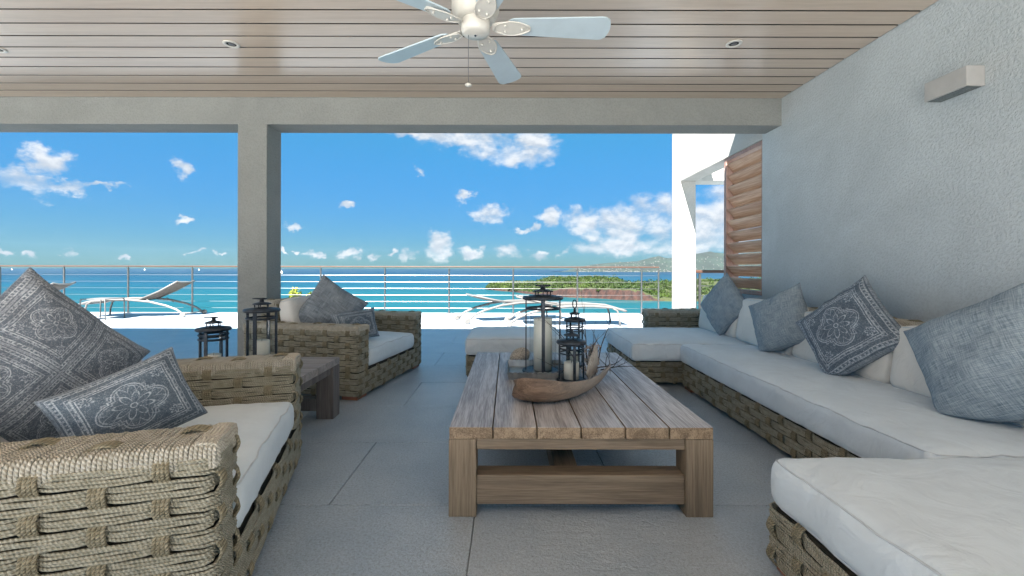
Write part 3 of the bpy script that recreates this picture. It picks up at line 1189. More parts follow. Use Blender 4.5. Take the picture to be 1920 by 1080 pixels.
for k in range(5):
    a = R(2 + 72 * k)
    b = link('blade', bme, fan, (0, 0, -0.375), (0, 0, 0))
    b.rotation_euler = (Matrix.Rotation(a, 3, 'Z') @ Matrix.Rotation(R(-12), 3, 'X')).to_euler()
    link('blade_iron', ime, b)
    link('rim', rme, b)
q = MB()
q.tube([(-0.035, 0.0, -0.42), (-0.035, 0.0, -0.67)], 0.0013, 5)
q.build('pull_chain', M['steel'], fan)
q = MB()
q.lathe([(0.001, 0.012), (0.006, 0.008), (0.016, 0.002), (0.016, -0.004), (0.006, -0.009), (0.001, -0.01)], c=(-.035, 0, -.675), seg=14)
q.build('chain_knob', M['fan_white'], fan, smooth=True)


# ------------------------------------------------------------------ railing
RY = 10.70
rl = empty('railing', (0, RY, 0), 0, 'long steel cable railing with thin wooden handrail along the terrace edge', 'railing')
q = MB()
q.rbox(20.0 - 2.3, 0.05, 0.03, 0.008, c=(-14 + 8.85, 0, 1.145))
q.build('handrail', M['handrail'], rl, smooth=False)
pm = MB()
pm.tube([(0, 0, 0.0), (0, 0, 1.10)], 0.021, 8)
pm.box(-.006, .006, -.012, .012, 1.09, 1.128)
pm.rbox(0.1, 0.1, 0.012, 0.002, c=(0, 0, 0.006))
pme = pm.mesh('post', M['steel'], smooth=False)
for k in range(-7, 4):
    link('post', pme, rl, (-1.435 + 1.57 * k, 0, 0))
link('post', pme, rl, (3.69, 0, 0))
for k in range(6):
    q = MB()
    z = 0.135 + 0.1605 * k
    q.tube([(-13.9, 0, z), (-5, 0, z - .002), (3.69, 0, z)], 0.0029, 5)
    q.build('cable', M['steel'], rl)
rl2 = empty('railing', (0, 6.67, 0), 0, 'short railing with a thick brown handrail starting right behind the white pillar', 'railing')
q = MB()
q.rbox(3.2, 0.06, 0.045, 0.008, c=(WX + WT + 1.6, 0, 1.065))
q.build('handrail', M['handrail'], rl2)
for x in (2.86, 2.93, 4.4, 5.9):
    link('post', pme, rl2, (x, 0, -0.07))
for k in range(6):
    q = MB()
    z = 0.12 + 0.145 * k
    q.tube([(2.86, 0, z), (5.9, 0, z)], 0.006, 5)
    q.build('cable', M['steel'], rl2)


# ------------------------------------------------------------------ weave
COLP = 0.145
ROWP = 0.0485


def rr_path(lx, ly, rc):
    """rounded rectangle, returns (length, fn(s) -> (point, normal))"""
    a, b = lx - 2 * rc, ly - 2 * rc
    q = PI / 2 * rc
    segs = [('l', (lx / 2, -b / 2), (0, 1), (1, 0), b), ('c', (a / 2, b / 2), 0), ('l', (a / 2, ly / 2), (-1, 0), (0, 1), a), ('c', (-a / 2, b / 2), PI / 2),
            ('l', (-lx / 2, b / 2), (0, -1), (-1, 0), b), ('c', (-a / 2, -b / 2), PI), ('l', (-a / 2, -ly / 2), (1, 0), (0, -1), a), ('c', (a / 2, -b / 2), 3 * PI / 2)]
    L = 2 * a + 2 * b + 4 * q

    def at(s):
        s = s % L
        for g in segs:
            ln = g[4] if g[0] == 'l' else q
            if s <= ln:
                if g[0] == 'l':
                    return Vector((g[1][0] + g[2][0] * s, g[1][1] + g[2][1] * s, 0)), Vector((g[3][0], g[3][1], 0))
                th = g[2] + s / rc
                nn = Vector((math.cos(th), math.sin(th), 0))
                return Vector((g[1][0], g[1][1], 0)) + nn * rc, nn
            s -= ln
        return Vector((lx / 2, -b / 2, 0)), Vector((1, 0, 0))
    return L, at


SR = 0.0047
AMP = 0.0065


def strap_mesh(ns_=4, mat='rope_strap'):
    q = MB()
    hh = ROWP * 0.72
    for k in range(ns_):
        y = (k - (ns_ - 1) / 2) * 0.0100
        pts = []
        for i in range(7):
            z = -hh + 2 * hh * i / 6
            off = -0.006 + 0.0185 * math.cos(PI / 2 * z / hh)
            pts.append((off, y + 0.001 * math.sin(i * 2 + k), z))
        fr = [(Vector((1, 0, 0)), Vector((0, -1, 0)))] * 7
        q.tube(pts, 0.0051, 6, frames=fr, caps=False)
    return q.mesh('rope_strap', M[mat], smooth=True)


STRAP = strap_mesh()
STRAP_W = strap_mesh(4, 'rope_strap_dark')


def top_strap_mesh():
    q = MB()
    for k in range(4):
        y = (k - 1.5) * 0.0105
        pts = []
        for i in range(7):
            x = -0.045 + 0.09 * i / 6
            pts.append((x, y, -0.005 + 0.016 * math.cos(PI / 2 * x / 0.045)))
        q.tube(pts, SR, 6, caps=False)
    return q.mesh('rope_strap', M['rope_strap'], smooth=True)


TSTRAP = top_strap_mesh()


def woven(part_name, parent, lx, ly, z0, z1, loc=(0, 0), top=True, faces=None, rc=0.028, ph=0, colp=COLP):
    """a rope-woven block: dark core (the part) with rope bands, straps and an edge binding as its pieces"""
    core = MB()
    core.rbox(lx - 0.03, ly - 0.03, z1 - z0 - 0.01, rc * 0.7, c=(0, 0, (z0 + z1) / 2 - (0.004 if top else 0)), rs=2)
    part = core.build(part_name, M['core'], parent, loc=(loc[0], loc[1], 0))
    L, at = rr_path(lx - 0.004, ly - 0.004, rc)
    ncol = max(4, 2 * round(L / colp / 2))
    p = L / ncol
    ns = int(ncol * (7 if colp > .13 else 6))
    ztop = z1 - (0.03 if top else 0.004)
    nrow = max(2, int((ztop - z0) / ROWP + 0.35))
    rp = (ztop - z0) / nrow
    rr = random.Random(int(lx * 1000 + ly * 77))
    mes = []
    for par in (0, 1):
        q = MB()
        nst = 5
        for k in range(nst):
            zz = (k - (nst - 1) / 2) * rp * 0.90 / nst
            pts, fr = [], []
            jz = rr.uniform(0, 6)
            for i in range(ns):
                s = L * i / ns
                P, N = at(s)
                dj = ((s / p - par + 1) % 2 - 1) * p
                off = AMP - 0.002 - (2.5 if colp > .125 else 2.9) * AMP * math.exp(-(dj / (0.026 if colp > .125 else 0.021)) ** 2)
                off += 0.0012 * math.sin(s * 31 + k * 2.1)
                P = P + N * off
                P.z = zz + 0.0014 * math.sin(s * 17 + jz) + 0.0008 * math.sin(s * 53 + jz)
                pts.append(P)
                fr.append((N, Vector((0, 0, 1))))
            q.tube(pts, SR, 6, closed=True, frames=fr)
        mes.append(q.mesh('rope_band', M['rope'], smooth=True))
    for i in range(nrow):
        z = z0 + (i + 0.5) * rp
        link('rope_band', mes[(i + ph) % 2], part, (0, 0, z))
        for j in range(ncol):
            if (i + ph - j) % 2:
                continue
            s = j * p
            P, N = at(s)
            if faces and not faces(N, P):
                continue
            link('rope_strap', STRAP if colp > .125 else STRAP_W, part, (P.x, P.y, z), (0, 0, math.atan2(N.y, N.x)))
    if top:
        q = MB()
        long_x = lx >= ly
        Ln, Wd = (lx, ly) if long_x else (ly, lx)
        n = int((Ln - 0.008) / 0.0112)
        prof = []
        w2 = Wd / 2 - 0.004
        prof.append((-w2, z1 - 0.058))
        prof.append((-w2 - 0.004, z1 - 0.035))
        for i in range(4):
            a = PI - PI / 2 * i / 3
            prof.append((-w2 + 0.016 + 0.018 * math.cos(a), z1 - 0.018 + 0.018 * math.sin(a)))
        for i in range(1, 5):
            xx = -w2 + 0.016 + (2 * w2 - 0.032) * i / 5
            prof.append((xx, z1 + 0.002 * math.sin(i * 1.5)))
        prof += [(-a, b) for a, b in reversed(prof[:6])]
        for i in range(n + 1):
            t0 = -(Ln - 0.008) / 2 + (Ln - 0.008) * i / n
            jig = rr.uniform(-0.0018, 0.0018)
            jl = rr.uniform(-0.004, 0.004)
            pts = []
            for kk, (a, b) in enumerate(prof):
                bb = b + jig
                if kk in (0, len(prof) - 1):
                    bb += jl
                pts.append(Vector((t0, a, bb)) if long_x else Vector((a, t0, bb)))
            q.tube(pts, 0.0056, 5, caps=False)
        q.build('edge_binding', M['rope_top'], part, smooth=True)
        ne = int(Wd / 0.0112)
        for sg in (-1, 1):
            q = MB()
            for i in range(ne + 1):
                w = -w2 + 0.01 + (2 * w2 - 0.02) * i / ne
                jl = rr.uniform(-0.004, 0.004)
                e0 = Ln / 2 - 0.003
                pp = [(e0 + 0.001, z1 - 0.062 + jl), (e0 + 0.004, z1 - 0.035)]
                for k in range(4):
                    a = PI / 2 * k / 3
                    pp.append((e0 - 0.014 + 0.018 * math.cos(a), z1 - 0.016 + 0.018 * math.sin(a)))
                pp.append((e0 - 0.045 + jl, z1 + 0.003))
                pp.append((e0 - 0.06 + jl, z1 - 0.004))
                pts = [Vector((sg * a, w, b)) if long_x else Vector((w, sg * a, b)) for a, b in pp]
                q.tube(pts, 0.0056, 5, caps=False)
            q.build('end_binding', M['rope_top'], part, smooth=True)
        m = max(2, round(Ln / 0.17))
        for i in range(m):
            t0 = -Ln / 2 + Ln * (i + 0.5) / m
            for sg in ((-1, 1) if Wd > 0.15 else (0,)):
                if (i + (sg > 0)) % 2 and Wd > 0.15:
                    continue
                w = sg * Wd * 0.2
                link('rope_strap', TSTRAP, part, (t0, w, z1 + 0.001) if long_x else (w, t0, z1 + 0.001), (0, 0, 0 if long_x else PI / 2))
    return part


# ------------------------------------------------------------------ cushions
def cushion(name, parent, lx, ly, lz, c, crown=0.02, r=0.035, mat='cushion', rot=(0, 0, 0), seed=0, piping=True, dens=0.06, sag=None):
    def fn(p):
        a = max(-1, min(1, 2 * p.x / lx))
        b = max(-1, min(1, 2 * p.y / ly))
        k = (1 - a ** 4) * (1 - b ** 4)
        s = 1 if p.z > 0 else -0.4
        w = noise.noise(Vector((p.x * 3.2 + seed, p.y * 3.2, p.z * 2)))
        edge = max(abs(a), abs(b))
        wr = 0.010 * noise.noise(Vector((p.x * 11 + seed * 3, p.y * 11, p.z * 4))) * sstep(edge, 0.6, 1.0)
        z = p.z + s * crown * k + (0.006 * w + wr) * (1 if p.z > 0 else 0)
        # side faces belly a little
        q = 1 + 0.010 * (1 - (2 * p.z / lz) ** 2)
        side = 0.008 * noise.noise(Vector((p.x * 14 + seed, p.y * 14, 3)))
        out = Vector((p.x * q + side * (1 if abs(a) > .97 else 0), p.y * q + side * (1 if abs(b) > .97 else 0), z))
        if sag:
            out = sag(out)
        return out
    q = MB()
    q.rbox(lx, ly, lz, r, n=(max(4, int(lx / dens)), max(4, int(ly / dens)), 4), fn=fn, rs=3)
    o = q.build(name, M[mat], parent, smooth=True, loc=c, rot=rot)
    if piping:
        g = MB()
        for zz in (lz / 2 - r * 0.30, -lz / 2 + r * 0.30):
            L, at = rr_path(lx + 0.001, ly + 0.001, r)
            n = int(L / 0.05)
            pts = []
            for i in range(n):
                P, N = at(L * i / n)
                P = P - N * (r * 0.30)
                a_, b_ = 2 * P.x / lx, 2 * P.y / ly
                v = fn(Vector((P.x, P.y, zz)))
                pts.append((v.x + N.x * 0.001, v.y + N.y * 0.001, v.z))
            g.tube(pts, 0.0036, 5, closed=True)
        g.build('piping', M['piping'], o, smooth=True)
    return o


def pillow(name, c, n, roll, w, h, T, mat, label, cat='pillow', group=None, seat=None, drop=0.0, seed=0, lean=0.0, uvr=0.0, pinch=0.075):
    """square pillow with pointed corners; n = way it faces, roll = turn in its own plane, seat = height it is pressed down on"""
    n = Vector(n).normalized()
    up = Vector((0, 0, 1))
    right = up.cross(n).normalized()
    vv = n.cross(right).normalized()
    A = Matrix((right, vv, n)).transposed()
    A = A @ Matrix.Rotation(R(roll), 3, 'Z')
    N = 30

    def surf(u, v, s):
        x = u * w / 2 * (1 - pinch * (1 - v * v) * abs(u) ** 2)
        y = v * h / 2 * (1 - pinch * (1 - u * u) * abs(v) ** 2)
        f = max(0, (1 - abs(u) ** 2.4)) * max(0, (1 - abs(v) ** 2.4))
        z = s * T / 2 * f ** 0.5
        z += s * 0.020 * noise.noise(Vector((x * 7 + seed, y * 7, s * 2.0))) * min(1, f * 3)
        fold = noise.noise(Vector((math.atan2(v, u) * 3.0 + seed, 1.3, s))) * 0.026 * sstep(math.hypot(u, v), .35, 1.1) * min(1, f * 6)
        z += fold * s
        # the cloth slumps a little towards its bottom
        return Vector((x, y, z))
    vs, fs, uvs = [], [], []
    tw = []
    for s in (1, -1):
        base = len(vs)
        for i in range(N + 1):
            for j in range(N + 1):
                # denser towards the rim
                u = math.sin((i / N - 0.5) * PI)
                v = math.sin((j / N - 0.5) * PI)
                vs.append(surf(u, v, s))
        for i in range(N):
            for j in range(N):
                a = base + i * (N + 1) + j
                f = (a, a + N + 1, a + N + 2, a + 1)
                cs = []
                for (ii, jj) in ((i, j), (i + 1, j), (i + 1, j + 1), (i, j + 1)):
                    cs.append((0.5 + 0.5 * math.sin((ii / N - 0.5) * PI), 0.5 + 0.5 * math.sin((jj / N - 0.5) * PI)))
                if s < 0:
                    f = tuple(reversed(f))
                    cs = list(reversed(cs))
                fs.append(f)
                uvs.append(tuple(cs))
    wv = [A @ p for p in vs]
    zmin = min(p.z for p in wv)
    cz = c[2]
    if seat is not None:
        cz = seat - zmin - drop
        lim = seat - cz
        out = []
        for p in wv:
            if p.z < lim + 0.05:
                d = (lim + 0.05 - p.z)
                zz = lim + 0.05 - 0.05 * (1 - math.exp(-d / 0.05))
                k = 1 + min(d, 0.12) * 0.9
                cn = n * (p.dot(n))
                p = Vector((p.x, p.y, zz)) + Vector((n.x, n.y, 0)) * (p.dot(n)) * min(d, .1) * 2.0
            out.append(p)
        wv = out
    q = MB()
    q.add(wv, fs, uvs)
    o = q.build(name, M[mat], None, smooth=True, loc=(c[0], c[1], cz), merge=0.0004)
    # seam cord around the rim
    g = MB()
    pts = []
    K = 14
    for (a0, b0, a1, b1) in ((-1, -1, 1, -1), (1, -1, 1, 1), (1, 1, -1, 1), (-1, 1, -1, -1)):
        for i in range(K):
            tt = i / K
            ang = lambda a, b: math.sin((a + (b - a) * tt) * PI / 2)
            u = ang(a0, a1) if a0 != a1 else a0
            v = ang(b0, b1) if b0 != b1 else b0
            pp = A @ surf(u, v, 1)
            if seat is not None and pp.z < lim + 0.05:
                d = (lim + 0.05 - pp.z)
                pp = Vector((pp.x, pp.y, lim + 0.05 - 0.05 * (1 - math.exp(-d / 0.05)))) + Vector((n.x, n.y, 0)) * pp.dot(n) * min(d, .1) * 2.0
            pts.append(pp)
    g.tube(pts, 0.0035, 5, closed=True)
    g.build('seam', M['linen_dark'], o, smooth=True)
    return tag(o, label, cat, group)


# ------------------------------------------------------------------ armchairs
SEATZ = 0.405
ARMH = 0.612


def make_chair(loc, face, label, colp):
    """origin: middle of the front edge on the floor; +X is the way the chair faces"""
    W, D, AW = 1.37, 1.10, 0.19
    t = empty('armchair', loc, face, label, 'armchair', 'rope armchairs on the left of the coffee table')
    base = woven('base', t, D, W, 0.035, 0.235, (-D / 2, 0), top=False, faces=lambda N, P: not (N.x < -.5), colp=colp)
    for sg in (-1, 1):
        woven('arm', t, D - 0.002, AW, 0.235, ARMH, (-D / 2, sg * (W / 2 - AW / 2)), ph=1, colp=colp)
    woven('backrest', t, 0.16, W - 2 * AW - 0.01, 0.235, 0.80, (-D + 0.085, 0), faces=lambda N, P: abs(N.x) > .5)
    cushion('seat_cushion', t, D - 0.19, W - 2 * AW - 0.02, 0.165, (-(D - 0.19) / 2 + 0.0, 0, 0.24 + 0.0825), crown=0.028, r=0.045, mat='cushion', seed=2)
    cushion('back_cushion', t, 0.16, W - 2 * AW - 0.05, 0.40, (-D + 0.26, 0, 0.62), crown=0.012, r=0.06, mat='cushion_warm', rot=(0, R(-9), 0), seed=5)
    for (x, y) in ((-0.09, -W / 2 + .1), (-0.09, W / 2 - .1), (-D + .09, -W / 2 + .1), (-D + .09, W / 2 - .1)):
        q = MB()
        q.rbox(0.14, 0.16, 0.035, 0.004, c=(x, y, 0.0175))
        q.build('foot', M['foot'], t)
    return t


ch1 = make_chair((-0.996, 1.861, 0), R(16.5), 'large rope woven armchair in the left foreground with a big printed pillow', 0.145)
ch2 = make_chair((-1.105, 4.285, 0), R(-11), 'rope woven armchair further back beside the grey column, facing right', 0.105)

# pillows of the near chair
pillow('pillow', (-1.69, 1.57, 0), (0.94, -0.33, 0.12), 45, 0.52, 0.52, 0.29, 'print3',
       'big printed slate pillow standing on its corner in the near armchair', seat=0.43, drop=0.06, seed=1)
pillow('pillow', (-1.27, 1.47, 0.60), (0.70, -0.64, 0.30), 20, 0.36, 0.27, 0.20, 'print',
       'oblong printed slate pillow leaning on the big one in the near armchair', seat=0.45, drop=0.0, seed=4)
# pillows of the far chair
pillow('pillow', (-1.70, 4.20, 0), (0.42, -0.88, 0.13), 55, 0.50, 0.50, 0.20, 'linen_dark',
       'dark blue grey pillow pointing up in the far armchair by the column', seat=0.43, drop=0.08, seed=7)
pillow('pillow', (-1.41, 4.06, 0.6), (0.72, -0.65, 0.23), 4, 0.44, 0.29, 0.16, 'print',
       'small oblong printed pillow in front of the dark one in the far armchair', seat=0.43, drop=0.02, seed=9)

# ------------------------------------------------------------------ sectional sofa
SX = 1.61
sofa = empty('sofa', (0, 0, 0), 0, 'long rope woven sofa with white seat cushion running along the rendered wall', 'sofa')
sofa.location = (2.06, 2.86, 0)
woven('base', sofa, 0.88, 2.39, 0.035, 0.235, (0, 0), top=False, faces=lambda N, P: N.x < -.5 or abs(N.y) > .5, colp=0.12)
cushion('seat_cushion', sofa, 0.90, 2.42, 0.17, (-0.015, -0.01, 0.245 + 0.08), crown=0.022, r=0.04, seed=11)
woven('backrest', sofa, 0.13, 3.4, 0.235, 0.785, (0.375, 0.52), faces=lambda N, P: N.x < -.5)
for k, (y0, y1, hh) in enumerate(((1.69, 2.55, .37), (2.56, 3.42, .37), (3.43, 4.25, .41), (4.26, 5.08, .40))):
    cushion('back_cushion', sofa, 0.15, y1 - y0, hh, (0.235, (y0 + y1) / 2 - 2.86, 0.405 + hh / 2), crown=0.012, r=0.055, mat='cushion_warm', rot=(0, R(9), 0), seed=20 + k)
for (x, y) in ((-.36, -1.1), (-.36, 1.1), (.36, -1.1), (.36, 1.1)):
    q = MB()
    q.rbox(0.14, 0.14, 0.035, 0.004, c=(x, y, 0.0175))
    q.build('foot', M['foot'], sofa)

cor = empty('corner_sofa', (1.84, 4.63, 0), 0, 'rope woven corner seat with white cushion and low arm beyond the long sofa', 'sofa')
woven('base', cor, 1.32, 1.06, 0.035, 0.235, (0, 0), top=False, faces=lambda N, P: N.x < -.5 or N.y < -.5, colp=0.12)
cushion('seat_cushion', cor, 1.34, 1.10, 0.17, (-0.01, -0.02, 0.325), crown=0.02, r=0.04, seed=31)
woven('arm', cor, 0.86, 0.19, 0.03, ARMH, (0.245, 0.64), faces=lambda N, P: N.y < -.5 or N.x < -.5, colp=0.12)

ott = empty('ottoman', (0.08, 4.77, 0), 0, 'square rope woven ottoman with white cushion behind the coffee table', 'ottoman')
woven('base', ott, 0.98, 0.86, 0.035, 0.235, (0, 0), top=False, faces=lambda N, P: N.y < -.5 or abs(N.x) > .5, colp=0.12)
cushion('seat_cushion', ott, 1.0, 0.89, 0.17, (0, 0, 0.325), crown=0.02, r=0.04, seed=41)

cha = empty('chaise', (1.74, 1.09, 0), 0, 'rope woven chaise with thick white cushion in the right foreground', 'chaise')
woven('base', cha, 1.54, 1.08, 0.035, 0.24, (0, 0), top=False, faces=lambda N, P: N.x < -.5 or abs(N.y) > .5, rc=0.03, colp=0.145)
cushion('seat_cushion', cha, 1.53, 1.085, 0.18, (0.0, 0.0, 0.235 + 0.085), crown=0.022, r=0.045, seed=51, dens=0.045)
for (x, y) in ((-.67, .44), (-.67, -.44), (.67, .44), (.67, -.44)):
    q = MB()
    q.rbox(0.16, 0.16, 0.035, 0.004, c=(x, y, 0.0175))
    q.build('foot', M['foot'], cha)

pillow('pillow', (2.20, 4.46, 0), (-0.95, -0.26, 0.18), 48, 0.48, 0.48, 0.20, 'linen',
       'plain grey blue pillow furthest from the camera, in the sofa corner', seat=0.42, drop=0.02, seed=13)
pillow('pillow', (2.19, 3.52, 0), (-0.91, -0.30, 0.28), 28, 0.48, 0.48, 0.20, 'linen',
       'plain grey blue pillow next to the printed one on the long sofa', seat=0.42, drop=0.05, seed=17)
pillow('pillow', (2.19, 2.82, 0), (-0.90, -0.22, 0.36), 44, 0.54, 0.54, 0.20, 'print',
       'printed slate pillow with flower medallion tilted on the long sofa', seat=0.42, drop=0.07, seed=19)
pillow('pillow', (2.20, 1.99, 0), (-0.90, -0.12, 0.30), 34, 0.585, 0.585, 0.26, 'linen',
       'large plain slate linen pillow at the right edge of the picture', seat=0.42, drop=0.12, seed=23)


# ------------------------------------------------------------------ coffee table
CT = empty('coffee_table', (0.327, 2.808, 0), 0, 'big weathered teak coffee table with six plank top', 'coffee table')
TWd, TLn, TZ = 1.174, 1.744, 0.398
pw = TWd / 6
for k in range(6):
    q = MB()
    q.rbox(pw - 0.005, TLn, 0.052, 0.003, c=(-TWd / 2 + pw * (k + 0.5), 0, TZ - 0.026), n=(1, 1, 1))
    q.build('plank', M['teak_y'], CT)
lw = 0.122
for sx in (-1, 1):
    for sy in (-1, 1):
        q = MB()
        q.rbox(lw, lw, TZ - 0.053, 0.004, c=(sx * (TWd / 2 - lw / 2), sy * (TLn / 2 - lw / 2), (TZ - 0.053) / 2))
        q.build('leg', M['teak_z'], CT)
for sy in (-1, 1):
    q = MB()
    q.rbox(TWd - 2 * lw - .001, 0.10, 0.05, 0.003, c=(0, sy * (TLn / 2 - 0.062), TZ - 0.0785))
    q.build('apron', M['teak_x'], CT)
    q = MB()
    q.rbox(TWd - 2 * lw - .001, 0.10, 0.13, 0.004, c=(0, sy * (TLn / 2 - 0.063), 0.115))
    q.build('stretcher', M['teak_x'], CT)
for sx in (-1, 1):
    q = MB()
    q.rbox(0.10, TLn - 2 * lw - .001, 0.05, 0.003, c=(sx * (TWd / 2 - 0.062), 0, TZ - 0.0785))
    q.build('apron', M['teak_yb'], CT)
q = MB()
q.rbox(0.11, TLn - 0.23, 0.11, 0.004, c=(-0.05, 0, 0.115))
q.build('stretcher', M['teak_yb'], CT)
q = MB()
q.rbox(0.09, TLn - 0.23, 0.045, 0.003, c=(-0.05, 0, TZ - 0.077))
q.build('support_beam', M['teak_yb'], CT)

# side table
ST = empty('side_table', (-1.76, 2.93, 0), 0, 'low grey teak side table standing between the two armchairs', 'side table')
SW, SL, SZ = 0.98, 0.76, 0.432
for k in range(4):
    q = MB()
    pw2 = SL / 4
    q.rbox(SW, pw2 - 0.004, 0.05, 0.003, c=(0, -SL / 2 + pw2 * (k + .5), SZ - 0.025))
    q.build('plank', M['grey_y'], ST)
for sx in (-1, 1):
    for sy in (-1, 1):
        q = MB()
        q.rbox(0.125, 0.125, SZ - 0.051, 0.004, c=(sx * (SW / 2 - 0.0625), sy * (SL / 2 - 0.0625), (SZ - 0.051) / 2))
        q.build('leg', M['grey_z'], ST)
    q = MB()
    q.rbox(0.09, SL - 0.252, 0.05, 0.003, c=(sx * (SW / 2 - 0.06), 0, SZ - 0.077))
    q.build('apron', M['grey_z'], ST)
for sy in (-1, 1):
    q = MB()
    q.rbox(SW - 0.252, 0.09, 0.05, 0.003, c=(0, sy * (SL / 2 - 0.06), SZ - 0.077))
    q.build('apron', M['grey_y'], ST)
    q = MB()
    q.rbox(SW - 0.252, 0.09, 0.09, 0.003, c=(0, sy * (SL / 2 - 0.065), 0.10))
    q.build('stretcher', M['grey_z'], ST)


# ------------------------------------------------------------------ lanterns
def lantern(loc, Rr, H, rot, label, upright=False, rings=1, ring_r=None, post=0.008):
    e = empty('lantern', loc, rot, label, 'lantern', 'iron and glass candle lanterns')
    q = MB()
    q.lathe([(0.001, 0.0), (Rr * 0.98, 0.0), (Rr, 0.006), (Rr * 0.98, 0.014), (0.001, 0.015)], seg=28)
    q.build('base_plate', M['iron'], e, smooth=False)
    zc = H * 0.90
    for k in range(4):
        a = PI / 2 * k
        x, y = math.cos(a) * Rr * 0.82, math.sin(a) * Rr * 0.82
        q = MB()
        w = post
        q.rbox(w * 0.8, w * 2.0, zc - 0.012, 0.0015, c=(0, 0, 0))
        q.build('post', M['iron'], e, loc=(x, y, (zc + 0.013) / 2), rot=(0, 0, a))
    q = MB()
    for k in range(rings):
        zz = zc - 0.085 * H / 0.5 * 0.7 - k * 0.03
        q.tube([(math.cos(t_ * PI / 14) * Rr * 0.80, math.sin(t_ * PI / 14) * Rr * 0.80, zz) for t_ in range(28)], 0.0075 if Rr > .1 else 0.005, 6, closed=True)
    q.build('ring', M['iron'], e, smooth=True)
    q = MB()
    q.lathe([(0.001, zc - 0.006), (Rr * 0.93, zc - 0.006), (Rr * 0.99, zc - 0.001), (Rr * 1.0, zc + 0.006), (Rr * 0.96, zc + 0.015), (Rr * 0.6, zc + 0.023), (Rr * .3, zc + 0.026), (0.001, zc + 0.026)], seg=32)
    q.build('cap', M['iron'], e, smooth=True)
    q = MB()
    z2 = zc + 0.026
    for k in range(5):
        a = 2 * PI * k / 5
        q.tube([(math.cos(a) * Rr * .38, math.sin(a) * Rr * .38, z2 - .004), (math.cos(a) * Rr * .38, math.sin(a) * Rr * .38, z2 + 0.022)], 0.004, 5)
    q.lathe([(0.001, z2 + 0.018), (Rr * .50, z2 + 0.02), (Rr * .52, z2 + 0.026), (Rr * .3, z2 + 0.034), (Rr * .13, z2 + 0.038), (Rr * .10, z2 + 0.062), (0.001, z2 + 0.064)], seg=24)
    q.build('chimney', M['iron'], e, smooth=True)
    q = MB()
    rr_ = ring_r or Rr * .36
    if upright:
        pts = [(math.sin(t_ * PI / 10) * rr_, 0, z2 + 0.064 + rr_ - math.cos(t_ * PI / 10) * rr_) for t_ in range(20)]
    else:
        pts = [(rr_ * .75 - math.cos(t_ * PI / 10) * rr_, math.sin(t_ * PI / 10) * rr_, z2 + 0.055 + 0.012 * math.sin(t_ * PI / 20)) for t_ in range(20)]
    q.tube(pts, 0.0042, 6, closed=True)
    q.build('handle_ring', M['iron'], e, smooth=True)
    q = MB()
    gr = Rr * 0.66
    gh = zc * 0.80
    q.lathe([(gr, 0.016), (gr, gh)], seg=32)
    q.f = q.f[:32]
    q.uv = q.uv[:32]
    q.build('glass_cylinder', M['glass'], e, smooth=True)
    return e


def candle(loc, r, h, label):
    e = empty('candle', loc, 0, label, 'candle', 'white pillar candles in the lanterns')
    q = MB()
    q.lathe([(0.001, 0), (r, 0), (r * 1.01, h * 0.5), (r, h - 0.003), (r * 0.93, h), (r * .55, h - 0.007), (0.001, h - 0.009)], seg=26)
    q.build('wax', M['wax'], e, smooth=True)
    q = MB()
    q.tube([(0, 0, h - 0.012), (0.001, 0, h + 0.004), (0.004, 0, h + .010)], 0.0015, 5)
    q.build('wick', M['wick'], e)
    return e


lantern((0.237, 2.94, 0.410), 0.138, 0.545, R(-93), 'tall dark iron lantern in the middle of the coffee table', post=0.011)
candle((0.237, 2.94, 0.426), 0.062, 0.345, 'tall white pillar candle inside the largest lantern')
lantern((0.400, 2.74, 0.398), 0.094, 0.265, R(-84), 'short dark iron lantern in front of the ringed one on the coffee table', rings=2, post=0.0085)
candle((0.400, 2.74, 0.414), 0.047, 0.105, 'short white candle inside the front lantern of the coffee table')
lantern((0.49, 3.20, 0.398), 0.078, 0.36, R(-70), 'slim iron lantern with an upright carrying ring behind the short one', upright=True, ring_r=0.030, rings=2, post=0.007)
candle((0.49, 3.20, 0.414), 0.036, 0.09, 'small white candle inside the lantern with the upright ring')
lantern((-1.72, 3.06, 0.432), 0.118, 0.41, R(-86), 'tall iron lantern on the side table in front of the column', post=0.012)
candle((-1.72, 3.06, 0.448), 0.05, 0.15, 'white candle inside the side table lantern before the column')
lantern((-2.03, 3.02, 0.432), 0.108, 0.27, R(-86), 'shorter iron lantern at the left of the side table, seen against the floor', rings=2, post=0.011)
candle((-2.03, 3.02, 0.448), 0.045, 0.06, 'low white candle inside the left lantern of the side table')

# tray with scalloped rim
e = empty('tray', (0.19, 2.93, 0.398), 0, 'small pewter tray with scalloped rim under the tall lantern', 'tray')
q = MB()
q.rbox(0.36, 0.36, 0.008, 0.002, c=(0, 0, 0.004))
q.build('tray_bottom', M['pewter'], e)
q = MB()
w = 0.185
hgt = 0.05


def rimpt(s):
    s4 = s % 4
    k = int(s4)
    f = (s4 - k) * 2 - 1
    return [(f * w, -w), (w, f * w), (-f * w, w), (-w, -f * w)][k]


n = 144
vs, fs = [], []
for i in range(n):
    x, y = rimpt(4 * i / n)
    zz = hgt + 0.006 * abs(math.sin(PI * i / 3.0))
    vs += [(x * .95, y * .95, 0.003), (x * 1.02, y * 1.02, zz), (x * 1.06, y * 1.06, zz - 0.004)]
for i in range(n):
    j = (i + 1) % n
    fs += [(i * 3, j * 3, j * 3 + 1, i * 3 + 1), (i * 3 + 1, j * 3 + 1, j * 3 + 2, i * 3 + 2)]
q.add(vs, fs)
q.build('rim', M['pewter'], e, solid=0.003)

